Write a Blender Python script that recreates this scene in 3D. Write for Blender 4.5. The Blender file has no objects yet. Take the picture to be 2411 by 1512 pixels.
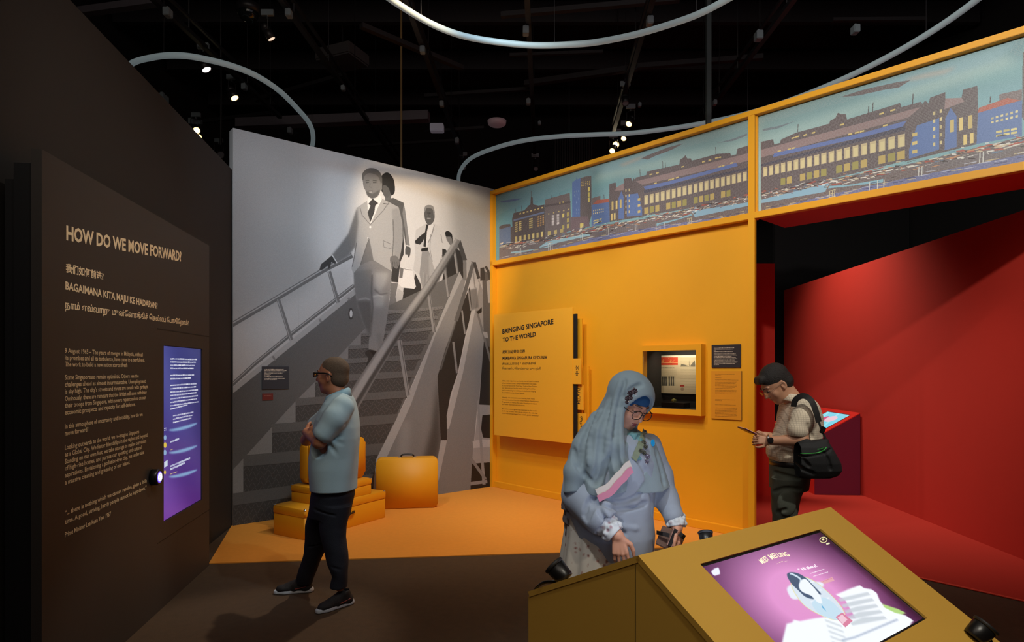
import bpy, bmesh, math, random
import numpy as np
from mathutils import Vector, Matrix

random.seed(7)
RNG = np.random.default_rng(7)
SC = bpy.context.scene
COL = SC.collection

# ------------------------------------------------------------------ camera
F = 1500.0            # focal length in pixels of the 2411 px wide frame
CX, HY, CAMZ = 1205.5, 870.0, 1.6
cam_d = bpy.data.cameras.new('camera')
cam_d.sensor_width = 36.0
cam_d.lens = F / 2411.0 * 36.0
cam_d.shift_y = (HY - 756.0) / 2411.0
cam_d.clip_start = 0.05
cam = bpy.data.objects.new('camera', cam_d)
cam.location = (0, 0, CAMZ)
cam.rotation_euler = (math.radians(90), 0, 0)
COL.objects.link(cam)
SC.camera = cam

# ------------------------------------------------------------------ exposure and world
SC.view_settings.view_transform = 'Standard'
SC.view_settings.look = 'None'
SC.view_settings.gamma = 1.0
SC.view_settings.exposure = 0.0
SC.view_settings.use_curve_mapping = False
try:
    SC.cycles.use_denoising = True
    SC.cycles.sample_clamp_indirect = 4.0
    SC.cycles.max_bounces = 6
except Exception:
    pass
world = bpy.data.worlds.new('world')
SC.world = world
world.use_nodes = True
world.node_tree.nodes['Background'].inputs[0].default_value = (0.75, 0.80, 1.0, 1)
world.node_tree.nodes['Background'].inputs[1].default_value = 0.022

# ------------------------------------------------------------------ lights of the exhibition hall and added fill
WARM = (1.0, 0.80, 0.58)
NEUT = (1.0, 0.93, 0.86)
COOL = (0.62, 0.84, 1.0)
KL = 2.0
def spot(loc, aim, watt, color, deg, blend=0.6, rad=0.06):
    d = bpy.data.lights.new('spot_beam', 'SPOT')
    d.energy = watt*KL; d.color = color
    d.spot_size = math.radians(deg); d.spot_blend = blend; d.shadow_soft_size = rad
    o = bpy.data.objects.new('spot_beam', d)
    o.location = loc
    o.rotation_euler = (Vector(aim) - Vector(loc)).to_track_quat('-Z', 'Y').to_euler()
    COL.objects.link(o)
    return o
def area(loc, aim, watt, color, sx, sy):
    d = bpy.data.lights.new('area_fill', 'AREA')
    d.shape = 'RECTANGLE'; d.size = sx; d.size_y = sy
    d.energy = watt; d.color = color
    o = bpy.data.objects.new('area_fill', d)
    o.location = loc
    o.rotation_euler = (Vector(aim) - Vector(loc)).to_track_quat('-Z', 'Y').to_euler()
    COL.objects.link(o)
    return o
# mural: warm pool in the middle, cooler wash over the rest
spot((-0.6, 3.6, 5.0), (-1.0, 8.0, 3.25), 400, (1.0, 0.74, 0.47), 28, 0.6)
spot((-2.0, 3.4, 5.2), (-2.0, 7.2, 3.0), 135, (0.74, 0.86, 1.0), 50, 1.0)
spot((0.4, 4.0, 5.2), (-1.1, 7.8, 1.8), 145, (0.52, 0.79, 1.0), 60, 0.9)
# yellow wall, its recess and skyline frieze
spot((-1.7, 4.4, 5.1), (0.9, 7.6, 1.6), 128, NEUT, 62, 0.9)
spot((0.3, 3.2, 5.2), (1.9, 6.4, 1.6), 115, NEUT, 62, 0.9)
spot((-0.6, 4.6, 4.6), (1.0, 7.3, 3.5), 75, (0.95, 0.97, 0.92), 55, 0.9)
spot((0.6, 2.0, 4.6), (3.3, 5.0, 3.5), 220, (0.97, 0.97, 0.90), 66, 0.9)
# orange carpet and luggage
spot((0.2, 4.6, 5.3), (0.2, 6.9, 0.0), 130, WARM, 62, 0.9)
spot((0.9, 5.0, 5.2), (-1.2, 6.5, 0.3), 95, WARM, 45, 0.8)
spot((0.6, 4.0, 5.2), (1.3, 6.3, 0.0), 60, WARM, 50, 0.9)
# red room
spot((2.9, 8.35, 4.6), (4.45, 8.3, 1.0), 180, (1.0, 0.86, 0.72), 90, 1.0, 0.2)
spot((3.3, 5.4, 3.0), (4.0, 6.0, 0.2), 24, (1.0, 0.8, 0.7), 90, 1.0, 0.2)
# visitors
spot((-0.2, 6.4, 5.0), (-1.25, 4.45, 1.4), 170, (1.0, 0.84, 0.66), 22, 0.6)
spot((1.4, 2.0, 4.4), (-1.2, 4.4, 1.2), 75, (0.62, 0.86, 1.0), 26, 0.9)
spot((-0.7, 1.4, 4.4), (0.55, 3.1, 1.1), 100, (0.84, 0.93, 1.0), 26, 0.8)
spot((2.6, 1.6, 4.2), (2.0, 4.3, 1.3), 150, (0.95, 0.9, 0.8), 24, 0.8)
# added unseen fill lamps for ambient light: over the camera, and towards the ceiling
area((-0.5, 0.2, 5.6), (0.6, 5.0, 1.0), 70, (1.0, 0.86, 0.72), 5.0, 3.0)
area((2.0, 3.0, 6.2), (0.0, 8.0, 5.0), 18, (0.9, 0.85, 1.0), 5.0, 3.0)
# consoles
spot((1.2, 0.2, 4.5), (1.15, 1.9, 0.95), 115, (1.0, 0.95, 0.80), 44, 0.9)
# left panel
spot((0.2, 2.4, 5.0), (-2.4, 4.3, 2.1), 80, (1.0, 0.90, 0.78), 50, 1.0)

# ------------------------------------------------------------------ materials
_mats = {}
def S(r, g, b):
    """sRGB 0-255 to linear"""
    out = []
    for c in (r, g, b):
        c /= 255.0
        out.append(c / 12.92 if c <= 0.04045 else ((c + 0.055) / 1.055) ** 2.4)
    return tuple(out)
def mat(name, color, rough=0.6, metal=0.0, noise=0.0, nscale=40.0, bump=0.0, bscale=200.0, emit=0.0, spec=None, sheen=0.0):
    if name in _mats: return _mats[name]
    m = bpy.data.materials.new(name); m.use_nodes = True
    nt = m.node_tree; b = nt.nodes['Principled BSDF']
    c4 = (*color, 1)
    b.inputs['Base Color'].default_value = c4
    b.inputs['Roughness'].default_value = rough
    b.inputs['Metallic'].default_value = metal
    if spec is not None: b.inputs['Specular IOR Level'].default_value = spec
    if sheen: b.inputs['Sheen Weight'].default_value = sheen
    tc = nt.nodes.new('ShaderNodeTexCoord')
    if noise > 0:
        n = nt.nodes.new('ShaderNodeTexNoise'); n.inputs['Scale'].default_value = nscale; n.inputs['Detail'].default_value = 5
        r = nt.nodes.new('ShaderNodeMapRange'); r.inputs['To Min'].default_value = 1 - noise; r.inputs['To Max'].default_value = 1 + noise
        mx = nt.nodes.new('ShaderNodeMix'); mx.data_type = 'RGBA'; mx.blend_type = 'MULTIPLY'; mx.inputs[0].default_value = 1
        mx.inputs[6].default_value = c4
        nt.links.new(tc.outputs['Object'], n.inputs['Vector']); nt.links.new(n.outputs['Fac'], r.inputs['Value'])
        nt.links.new(r.outputs['Result'], mx.inputs[7]); nt.links.new(mx.outputs[2], b.inputs['Base Color'])
    if bump > 0:
        n2 = nt.nodes.new('ShaderNodeTexNoise'); n2.inputs['Scale'].default_value = bscale; n2.inputs['Detail'].default_value = 3
        bp = nt.nodes.new('ShaderNodeBump'); bp.inputs['Strength'].default_value = bump; bp.inputs['Distance'].default_value = 0.01
        nt.links.new(tc.outputs['Object'], n2.inputs['Vector']); nt.links.new(n2.outputs['Fac'], bp.inputs['Height'])
        nt.links.new(bp.outputs['Normal'], b.inputs['Normal'])
    if emit > 0:
        b.inputs['Emission Color'].default_value = c4
        b.inputs['Emission Strength'].default_value = emit
    _mats[name] = m
    return m
def image_mat(name, arr, rough=0.6, emit=0.0, base=1.0):
    """material of a flat print or screen painted by this script; arr is (h, w, 3) sRGB 0..1, row 0 at the bottom"""
    h, w, _ = arr.shape
    img = bpy.data.images.new(name, w, h)
    px = np.ones((h, w, 4), np.float32); px[..., :3] = np.clip(arr, 0, 1)
    img.pixels.foreach_set(px.ravel()); img.update(); img.pack()
    m = bpy.data.materials.new(name); m.use_nodes = True
    nt = m.node_tree; b = nt.nodes['Principled BSDF']
    t = nt.nodes.new('ShaderNodeTexImage'); t.image = img; t.extension = 'EXTEND'
    b.inputs['Roughness'].default_value = rough
    if emit > 0:
        b.inputs['Base Color'].default_value = (0.01, 0.01, 0.01, 1)
        nt.links.new(t.outputs['Color'], b.inputs['Emission Color'])
        b.inputs['Emission Strength'].default_value = emit
    else:
        nt.links.new(t.outputs['Color'], b.inputs['Base Color'])
    return m

M_YEL = mat('yellow_paint', S(238, 166, 22), 0.55, noise=0.03, nscale=3, bump=0.05, bscale=300)
M_BOOK = mat('warm_yellow_board', S(244, 172, 40), 0.5)
M_CARPET = mat('orange_carpet', S(232, 152, 52), 0.9, noise=0.06, nscale=25, bump=0.3, bscale=400)
M_LUG = mat('yellow_luggage', S(232, 160, 20), 0.55, bump=0.1, bscale=350)
M_BLK = mat('black_paint', S(38, 34, 31), 0.75, noise=0.06, nscale=6)
M_PANEL = mat('charcoal_panel', S(56, 51, 48), 0.6, noise=0.05, nscale=5)
M_EDGE = mat('panel_edge_black', S(12, 13, 17), 0.6)
M_DFLOOR = mat('dark_carpet', S(78, 58, 38), 0.9, noise=0.25, nscale=18, bump=0.5, bscale=350)
M_RED = mat('red_paint', S(196, 44, 28), 0.85, noise=0.03, nscale=4)
M_REDF = mat('red_carpet', S(190, 44, 26), 0.9, bump=0.2, bscale=400)
M_MAROON = mat('maroon_paint', S(110, 22, 52), 0.6)
M_CEIL = mat('ceiling_black', S(20, 17, 17), 0.95)
M_CEIL2 = mat('ceiling_dark_metal', S(38, 34, 36), 0.7)
M_RAIL = mat('track_black', S(30, 28, 30), 0.45)
M_TUBE = mat('ring_diffuser', S(160, 176, 180), 0.5, emit=0.22)  # slight glow put into the material; the tubes themselves are unlit
M_BEIGE = mat('beige_lettering', S(252, 232, 188), 0.6, emit=0.05)  # faint glow added to brighten the letters, which give no light themselves
M_INK = mat('dark_ink', S(40, 28, 22), 0.6)
M_INK2 = mat('faded_ink', S(150, 92, 20), 0.6)
M_CHROME = mat('chrome', (0.7, 0.7, 0.7), 0.2, 1.0)
M_BLKPL = mat('black_plastic', S(22, 20, 20), 0.35)
M_GREYF = mat('grey_fixture', S(120, 130, 135), 0.5)

# ------------------------------------------------------------------ objects and parts
def setp(o, label=None, cat=None, group=None, kind=None):
    if label: o['label'] = label
    if cat: o['category'] = cat
    if group: o['group'] = group
    if kind: o['kind'] = kind
    return o
def thing(name, loc, label, cat, group=None):
    o = bpy.data.objects.new(name, None); o.empty_display_size = 0.1
    o.location = loc; COL.objects.link(o)
    return setp(o, label, cat, group)
def link(name, me, m=None, parent=None, smooth=False):
    me.name = name
    if m is not None:
        me.materials.clear(); me.materials.append(m)
    o = bpy.data.objects.new(name, me); COL.objects.link(o)
    if smooth:
        me.polygons.foreach_set('use_smooth', [True] * len(me.polygons))
    if parent is not None:
        o.parent = parent
        p = parent; off = Vector(p.location)
        if p.type != 'EMPTY':
            off = Vector((0, 0, 0))
            q = p.parent
        o.matrix_parent_inverse = Matrix.Translation(-off) if p.type == 'EMPTY' else Matrix.Identity(4)
        if p.type != 'EMPTY' and p.parent is None:
            o.matrix_parent_inverse = Matrix.Translation(-Vector(p.location))
    return o
def build(name, bm, m, parent=None, smooth=False, bevel=0.0):
    if bevel > 0:
        try:
            bmesh.ops.bevel(bm, geom=list(bm.edges), offset=bevel, segments=2, affect='EDGES', clamp_overlap=True)
        except Exception: pass
    bmesh.ops.recalc_face_normals(bm, faces=list(bm.faces))
    me = bpy.data.meshes.new(name); bm.to_mesh(me); bm.free()
    return link(name, me, m, parent, smooth)
def bm_hexa(bm, p):
    """8 points: bottom ring 0-3, top ring 4-7"""
    v = [bm.verts.new(q) for q in p]
    for f in ((3,2,1,0), (4,5,6,7), (0,1,5,4), (1,2,6,5), (2,3,7,6), (3,0,4,7)):
        bm.faces.new([v[i] for i in f])
def bm_box(bm, c, s, rz=0.0, M=None):
    R = Matrix.Rotation(rz, 3, 'Z') if M is None else M
    c = Vector(c); P = []
    for z in (-1, 1):
        for x, y in ((-1,-1),(1,-1),(1,1),(-1,1)):
            P.append(c + R @ Vector((x*s[0]/2, y*s[1]/2, z*s[2]/2)))
    bm_hexa(bm, P)
def bm_prism(bm, pts, z0, z1):
    n = len(pts)
    a = [bm.verts.new((p[0], p[1], z0)) for p in pts]; b = [bm.verts.new((p[0], p[1], z1)) for p in pts]
    bm.faces.new(a[::-1]); bm.faces.new(b)
    for i in range(n):
        bm.faces.new((a[i], a[(i+1) % n], b[(i+1) % n], b[i]))
def frame_of(d, up=Vector((0, 0, 1))):
    d = d.normalized()
    if abs(d.dot(up)) > 0.98: up = Vector((1, 0, 0))
    x = d.cross(up).normalized(); y = x.cross(d).normalized()
    return x, y
def bm_tube(bm, pts, r, n=10, cap=True):
    pts = [Vector(p) for p in pts]
    rs = r if isinstance(r, (list, tuple)) else [r] * len(pts)
    rings = []; px = None
    for i, p in enumerate(pts):
        d = (pts[min(i+1, len(pts)-1)] - pts[max(i-1, 0)])
        d = d.normalized() if d.length > 1e-9 else Vector((0, 0, 1))
        if px is None: x, y = frame_of(d)
        else:
            x = (px - d * px.dot(d))
            x = x.normalized() if x.length > 1e-6 else frame_of(d)[0]
            y = d.cross(x)
        px = x
        rings.append([bm.verts.new(p + (x*math.cos(2*math.pi*k/n) + y*math.sin(2*math.pi*k/n)) * rs[i]) for k in range(n)])
    for a, b in zip(rings, rings[1:]):
        for k in range(n): bm.faces.new((a[k], a[(k+1) % n], b[(k+1) % n], b[k]))
    if cap: bm.faces.new(rings[0][::-1]); bm.faces.new(rings[-1])
def bm_lathe(bm, base, axis, prof, n=20):
    """prof: (distance along axis, radius)"""
    base = Vector(base); axis = Vector(axis).normalized(); x, y = frame_of(axis)
    rings = []
    for t, r in prof:
        rings.append([bm.verts.new(base + axis*t + (x*math.cos(2*math.pi*k/n) + y*math.sin(2*math.pi*k/n))*max(r, 1e-4)) for k in range(n)])
    for a, b in zip(rings, rings[1:]):
        for k in range(n): bm.faces.new((a[k], a[(k+1) % n], b[(k+1) % n], b[k]))
    bm.faces.new(rings[0][::-1]); bm.faces.new(rings[-1])
def bm_ell(bm, c, r, R=None, seg=16):
    R = R or Matrix.Identity(3); c = Vector(c)
    g = bmesh.ops.create_uvsphere(bm, u_segments=seg, v_segments=max(6, seg*2//3), radius=1)
    for v in g['verts']: v.co = c + R @ Vector((v.co.x*r[0], v.co.y*r[1], v.co.z*r[2]))
def catmull(pts, n=6, closed=False):
    P = [np.array(p, float) for p in pts]; out = []
    N = len(P); rng = range(N if closed else N - 1)
    for i in rng:
        p0 = P[(i-1) % N] if closed or i > 0 else P[0]; p1 = P[i]; p2 = P[(i+1) % N]
        p3 = P[(i+2) % N] if closed or i + 2 < N else P[-1]
        for k in range(n):
            t = k / n
            out.append(0.5*((2*p1)+(-p0+p2)*t+(2*p0-5*p1+4*p2-p3)*t*t+(-p0+3*p1-3*p2+p3)*t**3))
    if not closed: out.append(P[-1])
    return out

def P(x, y, Y):
    """the world point at depth Y that the photograph shows at pixel (x, y)"""
    return Vector(((x - CX)/F*Y, Y, CAMZ - (y - HY)/F*Y))

class Plane:
    """a vertical wall plane: origin on the floor, unit run U, outward normal N (towards the visitors)"""
    def __init__(s, p0, p1):
        s.O = Vector((p0[0], p0[1], 0)); d = Vector((p1[0], p1[1], 0)) - s.O
        s.L = d.length; s.U = d.normalized(); s.N = Vector((s.U.y, -s.U.x, 0))
        if s.N.dot(-s.O) < 0: s.N = -s.N
    def at(s, u, v, d=0.0): return s.O + s.U*u + s.N*d + Vector((0, 0, v))
    def uv(s, x, y, d=0.0):
        r = Vector(((x-CX)/F, 1, -(y-HY)/F)); o = s.O + s.N*d - Vector((0, 0, CAMZ))
        t = o.dot(s.N)/r.dot(s.N); q = r*t + Vector((0, 0, CAMZ)) - (s.O + s.N*d)
        return q.dot(s.U), q.z
    def box(s, bm, u0, u1, v0, v1, d0, d1):
        bm_hexa(bm, [s.at(u0,v0,d0), s.at(u1,v0,d0), s.at(u1,v0,d1), s.at(u0,v0,d1), s.at(u0,v1,d0), s.at(u1,v1,d0), s.at(u1,v1,d1), s.at(u0,v1,d1)])
def wbox(name, W, u0, u1, v0, v1, d0, d1, m, parent=None, bevel=0.0):
    bm = bmesh.new(); W.box(bm, u0, u1, v0, v1, d0, d1)
    return build(name, bm, m, parent, bevel=bevel)
def quad_print(name, pts, m, parent=None, flip=False):
    """a flat sheet with UVs; pts counter-clockwise from lower left"""
    me = bpy.data.meshes.new(name); me.from_pydata([tuple(p) for p in pts], [], [(0,1,2,3)])
    uv = me.uv_layers.new(name='uv')
    c = [(0,0),(1,0),(1,1),(0,1)] if not flip else [(1,0),(0,0),(0,1),(1,1)]
    for i in range(4): uv.data[i].uv = c[i]
    return link(name, me, m, parent)

# ------------------------------------------------------------------ lettering
_H = {}
def text_mesh(s, offset=0.0, space=1.0):
    cu = bpy.data.curves.new('t', 'FONT'); cu.body = s; cu.size = 1.0; cu.resolution_u = 2
    cu.offset = offset; cu.space_character = space; cu.fill_mode = 'FRONT'
    o = bpy.data.objects.new('t', cu); COL.objects.link(o)
    dg = bpy.context.evaluated_depsgraph_get()
    me = bpy.data.meshes.new_from_object(o.evaluated_get(dg))
    bpy.data.objects.remove(o); bpy.data.curves.remove(cu)
    return me
def put_text(s, origin, xdir, ydir, width, height, m, parent, offset=0.0, name='lettering', fit='cap', space=1.0, reverse=False):
    """lettering from origin (left end of the base line), width along xdir, capital height along ydir"""
    me = text_mesh(s, offset, space)
    if len(me.vertices) == 0: return None
    co = np.empty(len(me.vertices)*3, np.float32); me.vertices.foreach_get('co', co); co = co.reshape(-1, 3)
    x0, x1 = co[:,0].min(), co[:,0].max()
    if fit == 'cap':
        sy = height/0.73; y0 = 0
    else:
        y0 = co[:,1].min(); sy = height/(co[:,1].max()-y0)
    sx = (width/(x1-x0)) if width else sy
    X = Vector(xdir); Y = Vector(ydir)
    out = np.array(origin)[None] + ((co[:,0]-x0)*sx)[:,None]*np.array(X)[None] + ((co[:,1]-y0)*sy)[:,None]*np.array(Y)[None]
    me.vertices.foreach_set('co', out.astype(np.float32).ravel()); me.update()
    return link(name, me, m, parent)
def wtext(W, s, L, R, top, m, parent, d=0.002, offset=0.0, fit='cap', name='lettering'):
    """L, R: pixels of the two ends of the base line; top: pixel height of the capitals' top above L"""
    u0, v0 = W.uv(*L, d); u1, v1 = W.uv(*R, d); _, vt = W.uv(L[0], top, d)
    X = (W.at(u1, v1, d) - W.at(u0, v0, d)); w = X.length
    return put_text(s, W.at(u0, v0, d), X.normalized(), Vector((0,0,1)), w, vt-v0, m, parent, offset, name, fit)

# ------------------------------------------------------------------ painting of flat prints
class Canvas:
    def __init__(s, wm, hm, ppm, mapper, color):
        s.w, s.h, s.ppm, s.map = int(wm*ppm), int(hm*ppm), ppm, mapper
        s.a = np.zeros((s.h, s.w, 3), np.float32); s.a[:] = np.array(color)/255.0
    def pts(s, pts): return np.array([s.map(*p) for p in pts], float)*s.ppm
    def mask(s, q, soft=0):
        pad = soft*3+2
        x0 = max(0, int(q[:,0].min())-pad); x1 = min(s.w, int(q[:,0].max())+pad+1)
        y0 = max(0, int(q[:,1].min())-pad); y1 = min(s.h, int(q[:,1].max())+pad+1)
        if x1 <= x0 or y1 <= y0: return None
        X = np.arange(x0, x1)[None, :]+0.5; Y = np.arange(y0, y1)[:, None]+0.5
        m = np.zeros((y1-y0, x1-x0), bool); n = len(q)
        for i in range(n):
            ax, ay = q[i]; bx, by = q[(i+1) % n]
            if ay == by: continue
            c = ((ay > Y) != (by > Y)); xi = (bx-ax)*(Y-ay)/(by-ay)+ax
            m ^= c & (X < xi)
        m = m.astype(np.float32)
        if soft:
            for _ in range(3):
                for ax_ in (0, 1):
                    k = soft; c = np.cumsum(np.pad(m, [(k+1, k) if a == ax_ else (0, 0) for a in (0, 1)], mode='edge'), axis=ax_)
                    m = (np.take(c, np.arange(2*k+1, c.shape[ax_]), axis=ax_) - np.take(c, np.arange(0, c.shape[ax_]-2*k-1), axis=ax_))/(2*k+1)
        return m, y0, y1, x0, x1
    def poly(s, pts, color, alpha=1.0, soft=0, smooth=False, grad=None):
        """grad: (pixel0, pixel1, color1): colour runs from color at pixel0 to color1 at pixel1"""
        if smooth: pts = catmull(pts, 5, True)
        r = s.mask(s.pts(pts), soft)
        if r is None: return
        m, y0, y1, x0, x1 = r
        c = np.array(color, np.float32)/255.0
        if c.ndim == 0: c = np.array([c]*3)
        if grad is not None:
            g0, g1 = s.pts([grad[0], grad[1]]); dd = g1-g0
            X = np.arange(x0, x1)[None, :]; Y = np.arange(y0, y1)[:, None]
            t = np.clip(((X-g0[0])*dd[0]+(Y-g0[1])*dd[1])/(dd@dd), 0, 1)[..., None]
            c1 = np.array(grad[2], np.float32)/255.0
            if c1.ndim == 0: c1 = np.array([c1]*3)
            c = c*(1-t)+c1*t
        m = (m*alpha)[..., None]
        s.a[y0:y1, x0:x1] = s.a[y0:y1, x0:x1]*(1-m)+c*m
    def line(s, pts, wpx, color, alpha=1.0, soft=0, smooth=False):
        """a stroke: pts in photo pixels, wpx wide (number or one per point)"""
        if smooth: pts = catmull(pts, 6)
        P_ = [np.array(p, float) for p in pts]; n = len(P_)
        ws = list(np.linspace(wpx[0], wpx[1], n)) if isinstance(wpx, (tuple, list)) else [wpx]*n
        A, B = [], []
        for i, p in enumerate(P_):
            d = P_[min(i+1, n-1)]-P_[max(i-1, 0)]; d = d/(np.linalg.norm(d)+1e-9); nn = np.array([-d[1], d[0]])*ws[i]/2
            A.append(p+nn); B.append(p-nn)
        s.poly(A+B[::-1], color, alpha, soft)
    def ell(s, c, r, color, alpha=1.0, soft=0):
        s.poly([(c[0]+r[0]*math.cos(t), c[1]+r[1]*math.sin(t)) for t in np.linspace(0, 2*math.pi, 24, endpoint=False)], color, alpha, soft)
    def grain(s, amt):
        s.a += RNG.normal(0, amt, s.a.shape[:2]).astype(np.float32)[..., None]
# ================================================================== the setting
C0 = (-0.2465, 8.70)
ML = (-2.842, 6.49)
WM = Plane(ML, C0)                                   # mural wall, u from its left edge
YU = Vector((0.6836, -0.7298, 0))
WY = Plane(C0, (C0[0]+YU.x, C0[1]+YU.y))             # yellow wall, u from the corner
WP = Plane((-2.155, 2.92), (-2.472, 5.20))           # left text panel, u from its near edge
MH, YH = 4.06, 4.02

def struct(name, bm, m, parent=None, bevel=0): 
    o = build(name, bm, m, parent, bevel=bevel)
    if parent is None: o['kind'] = 'structure'
    return o
bm = bmesh.new(); bm_box(bm, (0.5, 5.5, -0.05), (13, 15, 0.1)); struct('floor', bm, M_DFLOOR)
bm = bmesh.new(); bm_box(bm, (0.5, 5.5, 7.05), (13, 15, 0.1)); struct('ceiling', bm, M_CEIL)
bm = bmesh.new(); bm_box(bm, (0.5, 12.95, 3.5), (13, 0.1, 7.0)); struct('wall_back', bm, M_CEIL)
bm = bmesh.new(); bm_box(bm, (0.5, -1.95, 3.5), (13, 0.1, 7.0)); struct('wall_front', bm, M_CEIL)
bm = bmesh.new(); bm_box(bm, (-5.95, 5.5, 3.5), (0.1, 15, 7.0)); struct('wall_outer_left', bm, M_CEIL)
bm = bmesh.new(); bm_box(bm, (6.95, 5.5, 3.5), (0.1, 15, 7.0)); struct('wall_outer_right', bm, M_CEIL)

# carpets, a centimetre proud of the dark floor
bm = bmesh.new()
bm_prism(bm, [(-2.49, 5.235), (0.417, 5.545), (1.33, 5.69), (2.36, 5.86), (2.44, 6.0), (-0.2465, 8.72), (-2.86, 6.50)], 0.0, 0.008)
struct('floor_orange_carpet', bm, M_CARPET)
bm = bmesh.new()
bm_prism(bm, [(2.36, 5.86), (2.40, 5.77), (3.17, 4.80), (3.52, 4.38), (4.22, 3.54), (4.24, 4.2), (4.30, 5.27), (4.61, 10.9), (1.9, 10.9), (1.9, 6.6), (2.44, 6.0)], 0.0, 0.010)
struct('floor_red_carpet', bm, M_REDF)
bm = bmesh.new(); bm_tube(bm, [(2.38, 5.80, .008), (3.17, 4.80, .008), (3.52, 4.38, .008), (4.22, 3.54, .008)], 0.007, 8)
struct('trim_1', bm, mat('red_edge_strip', S(235, 62, 30), 0.5))

# black wall on the left
bm = bmesh.new(); bm_prism(bm, [(-2.10, 1.10), (-2.862, 6.52), (-3.0, 6.52), (-2.26, 1.10)], 0, 3.64); struct('wall_left', bm, M_BLK)
# mural wall
bm = bmesh.new(); WM.box(bm, 0, WM.L, 0, MH, -0.12, 0); struct('wall_mural', bm, mat('mural_edge', S(190, 186, 182), 0.7))
# yellow wall: back panel, frame and open bay on its right
UP = 3.675                     # u of the middle post's left side
bm = bmesh.new()
for _r in ((0, 2.474, 0, YH-.02), (3.151, UP, 0, YH-.02), (2.474, 3.151, 0, 1.171), (2.474, 3.151, 1.815, YH-.02)): WY.box(bm, *_r, -0.05, 0)
struct("wall_yellow", bm, M_YEL)
DF = 0.075
bm = bmesh.new(); WY.box(bm, 0, 7.7, YH-0.05, YH, 0, DF); struct('trim_2', bm, M_YEL, bevel=0.003)
bm = bmesh.new(); WY.box(bm, 0, 7.7, 3.005, 3.065, 0, DF); struct('trim_3', bm, M_YEL, bevel=0.003)
bm = bmesh.new(); WY.box(bm, 0.0, 0.055, 0, YH-0.05, 0, DF); struct('trim_4', bm, M_YEL, bevel=0.003)
bm = bmesh.new(); WY.box(bm, UP, UP+0.062, 0, YH-0.05, 0.035, DF+0.001); struct('trim_5', bm, M_YEL, bevel=0.003)
bm = bmesh.new(); WY.box(bm, 7.62, 7.72, 0, YH-0.05, 0.001, DF+0.001); struct('trim_6', bm, M_YEL, bevel=0.003)
bm = bmesh.new(); WY.box(bm, UP+.001, UP+0.0695, 3.0, YH-0.052, 0.0005, 0.034); struct('trim_20', bm, M_YEL)
bm = bmesh.new(); WY.box(bm, 0.055, UP, 0.008, 0.085, 0, 0.05); struct('baseboard_yellow', bm, M_YEL, bevel=0.003)
# header behind the frieze over the open bay, red underside
bm = bmesh.new(); WY.box(bm, UP+0.07, 7.62, 3.01, 3.99, -0.55, -0.001); struct('wall_header', bm, mat('header_red', S(205, 46, 28), 0.6))

# red room
def wallbox(name, p0, p1, h, t, m, z0=0.0):
    W = Plane(p0, p1); bm = bmesh.new(); W.box(bm, 0, W.L, z0, h, -t, 0); return struct(name, bm, m)
wallbox('wall_red_right', (4.575, 10.72), (4.16, 3.3), 2.93, 0.15, M_RED)
wallbox('wall_red_back', (1.9, 8.0), (3.30, 8.0), 2.93, 0.12, M_RED)
wallbox('wall_black_back', (4.50, 10.9), (6.8, 10.9), 5.4, 0.1, mat('matt_black', S(16, 14, 15), 0.9))

# ------------------------------------------------------------------ the mural print
def G(g, w=0): return (g*255*(1+w), g*255, g*255*(1-w))
c7 = lambda L: [(730+x/2.908, 380+y/2.908) for x, y in L]
k2 = lambda L: [(860+x/2.4375, 560+y/2.4375) for x, y in L]
k1 = lambda L: [(540+x/2.16, 560+y/2.16) for x, y in L]
cv = Canvas(WM.L, MH, 400, lambda x, y: WM.uv(x, y, 0.004), G(.73))
A = cv
A.poly([(540,290),(700,330),(760,700),(540,780)], G(.60), 0.8, 60)
A.poly([(560,330),(740,380),(720,560),(600,520)], G(.70), 0.6, 50)
A.poly([(760,380),(1040,440),(1040,640),(820,760),(740,560)], G(.86), 0.9, 50)
A.poly([(1060,430),(1180,450),(1180,700),(1080,640)], G(.62), 0.9, 25)
A.poly([(540,780),(700,700),(830,600),(830,700),(540,930)], G(.74), 0.8, 25)
A.line([(703,300),(703,800)], 1.2, G(.6), .25)
# dark jackets and luggage behind the figures
A.poly(c7([(720,770),(760,850),(770,1000),(625,1005),(640,870),(700,860)]), G(.20))
A.poly(c7([(600,870),(640,900),(625,1000),(580,980)]), G(.72))
A.poly(c7([(925,495),(945,480),(968,500),(975,555),(1005,600),(1040,640),(1065,800),(1000,870),(930,960),(895,1000),(885,900),(915,760),(900,610),(935,600)]), G(.17), smooth=True)
A.poly(c7([(928,520),(965,515),(970,565),(950,600),(930,560)]), G(.45), smooth=True)
A.poly(c7([(922,492),(945,478),(972,505),(974,560),(965,520),(930,516)]), G(.12), smooth=True)
# rear man in a pale suit
A.poly(c7([(750,600),(812,605),(885,780),(888,995),(780,1000),(770,880),(738,720)]), G(.58), smooth=False)
A.poly(c7([(812,640),(850,700),(868,996),(815,1000),(815,800)]), G(.68), .8, 3)
for t in range(9):
    x = 775+t*13; A.line(c7([(x, 760+t*9), (x-12+t*3, 996)]), 1.1, G(.45 if t % 2 else .74), .6, 1)
A.poly(c7([(725,470),(790,430),(850,428),(915,458),(935,540),(962,580),(945,628),(905,575),(905,650),(915,770),(850,740),(822,640),(800,592),(768,600),(748,782),(706,745),(720,640),(715,560)]), G(.78))
A.poly(c7([(795,430),(835,425),(845,440),(802,590),(780,585)]), G(.86))
A.poly(c7([(796,432),(812,436),(800,480),(792,590),(775,585),(786,490)]), G(.17))
A.poly(c7([(718,548),(745,520),(795,480),(775,545),(752,572),(722,565)]), G(.18))
A.poly(c7([(762,598),(808,590),(806,614),(760,620)]), G(.14))
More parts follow.
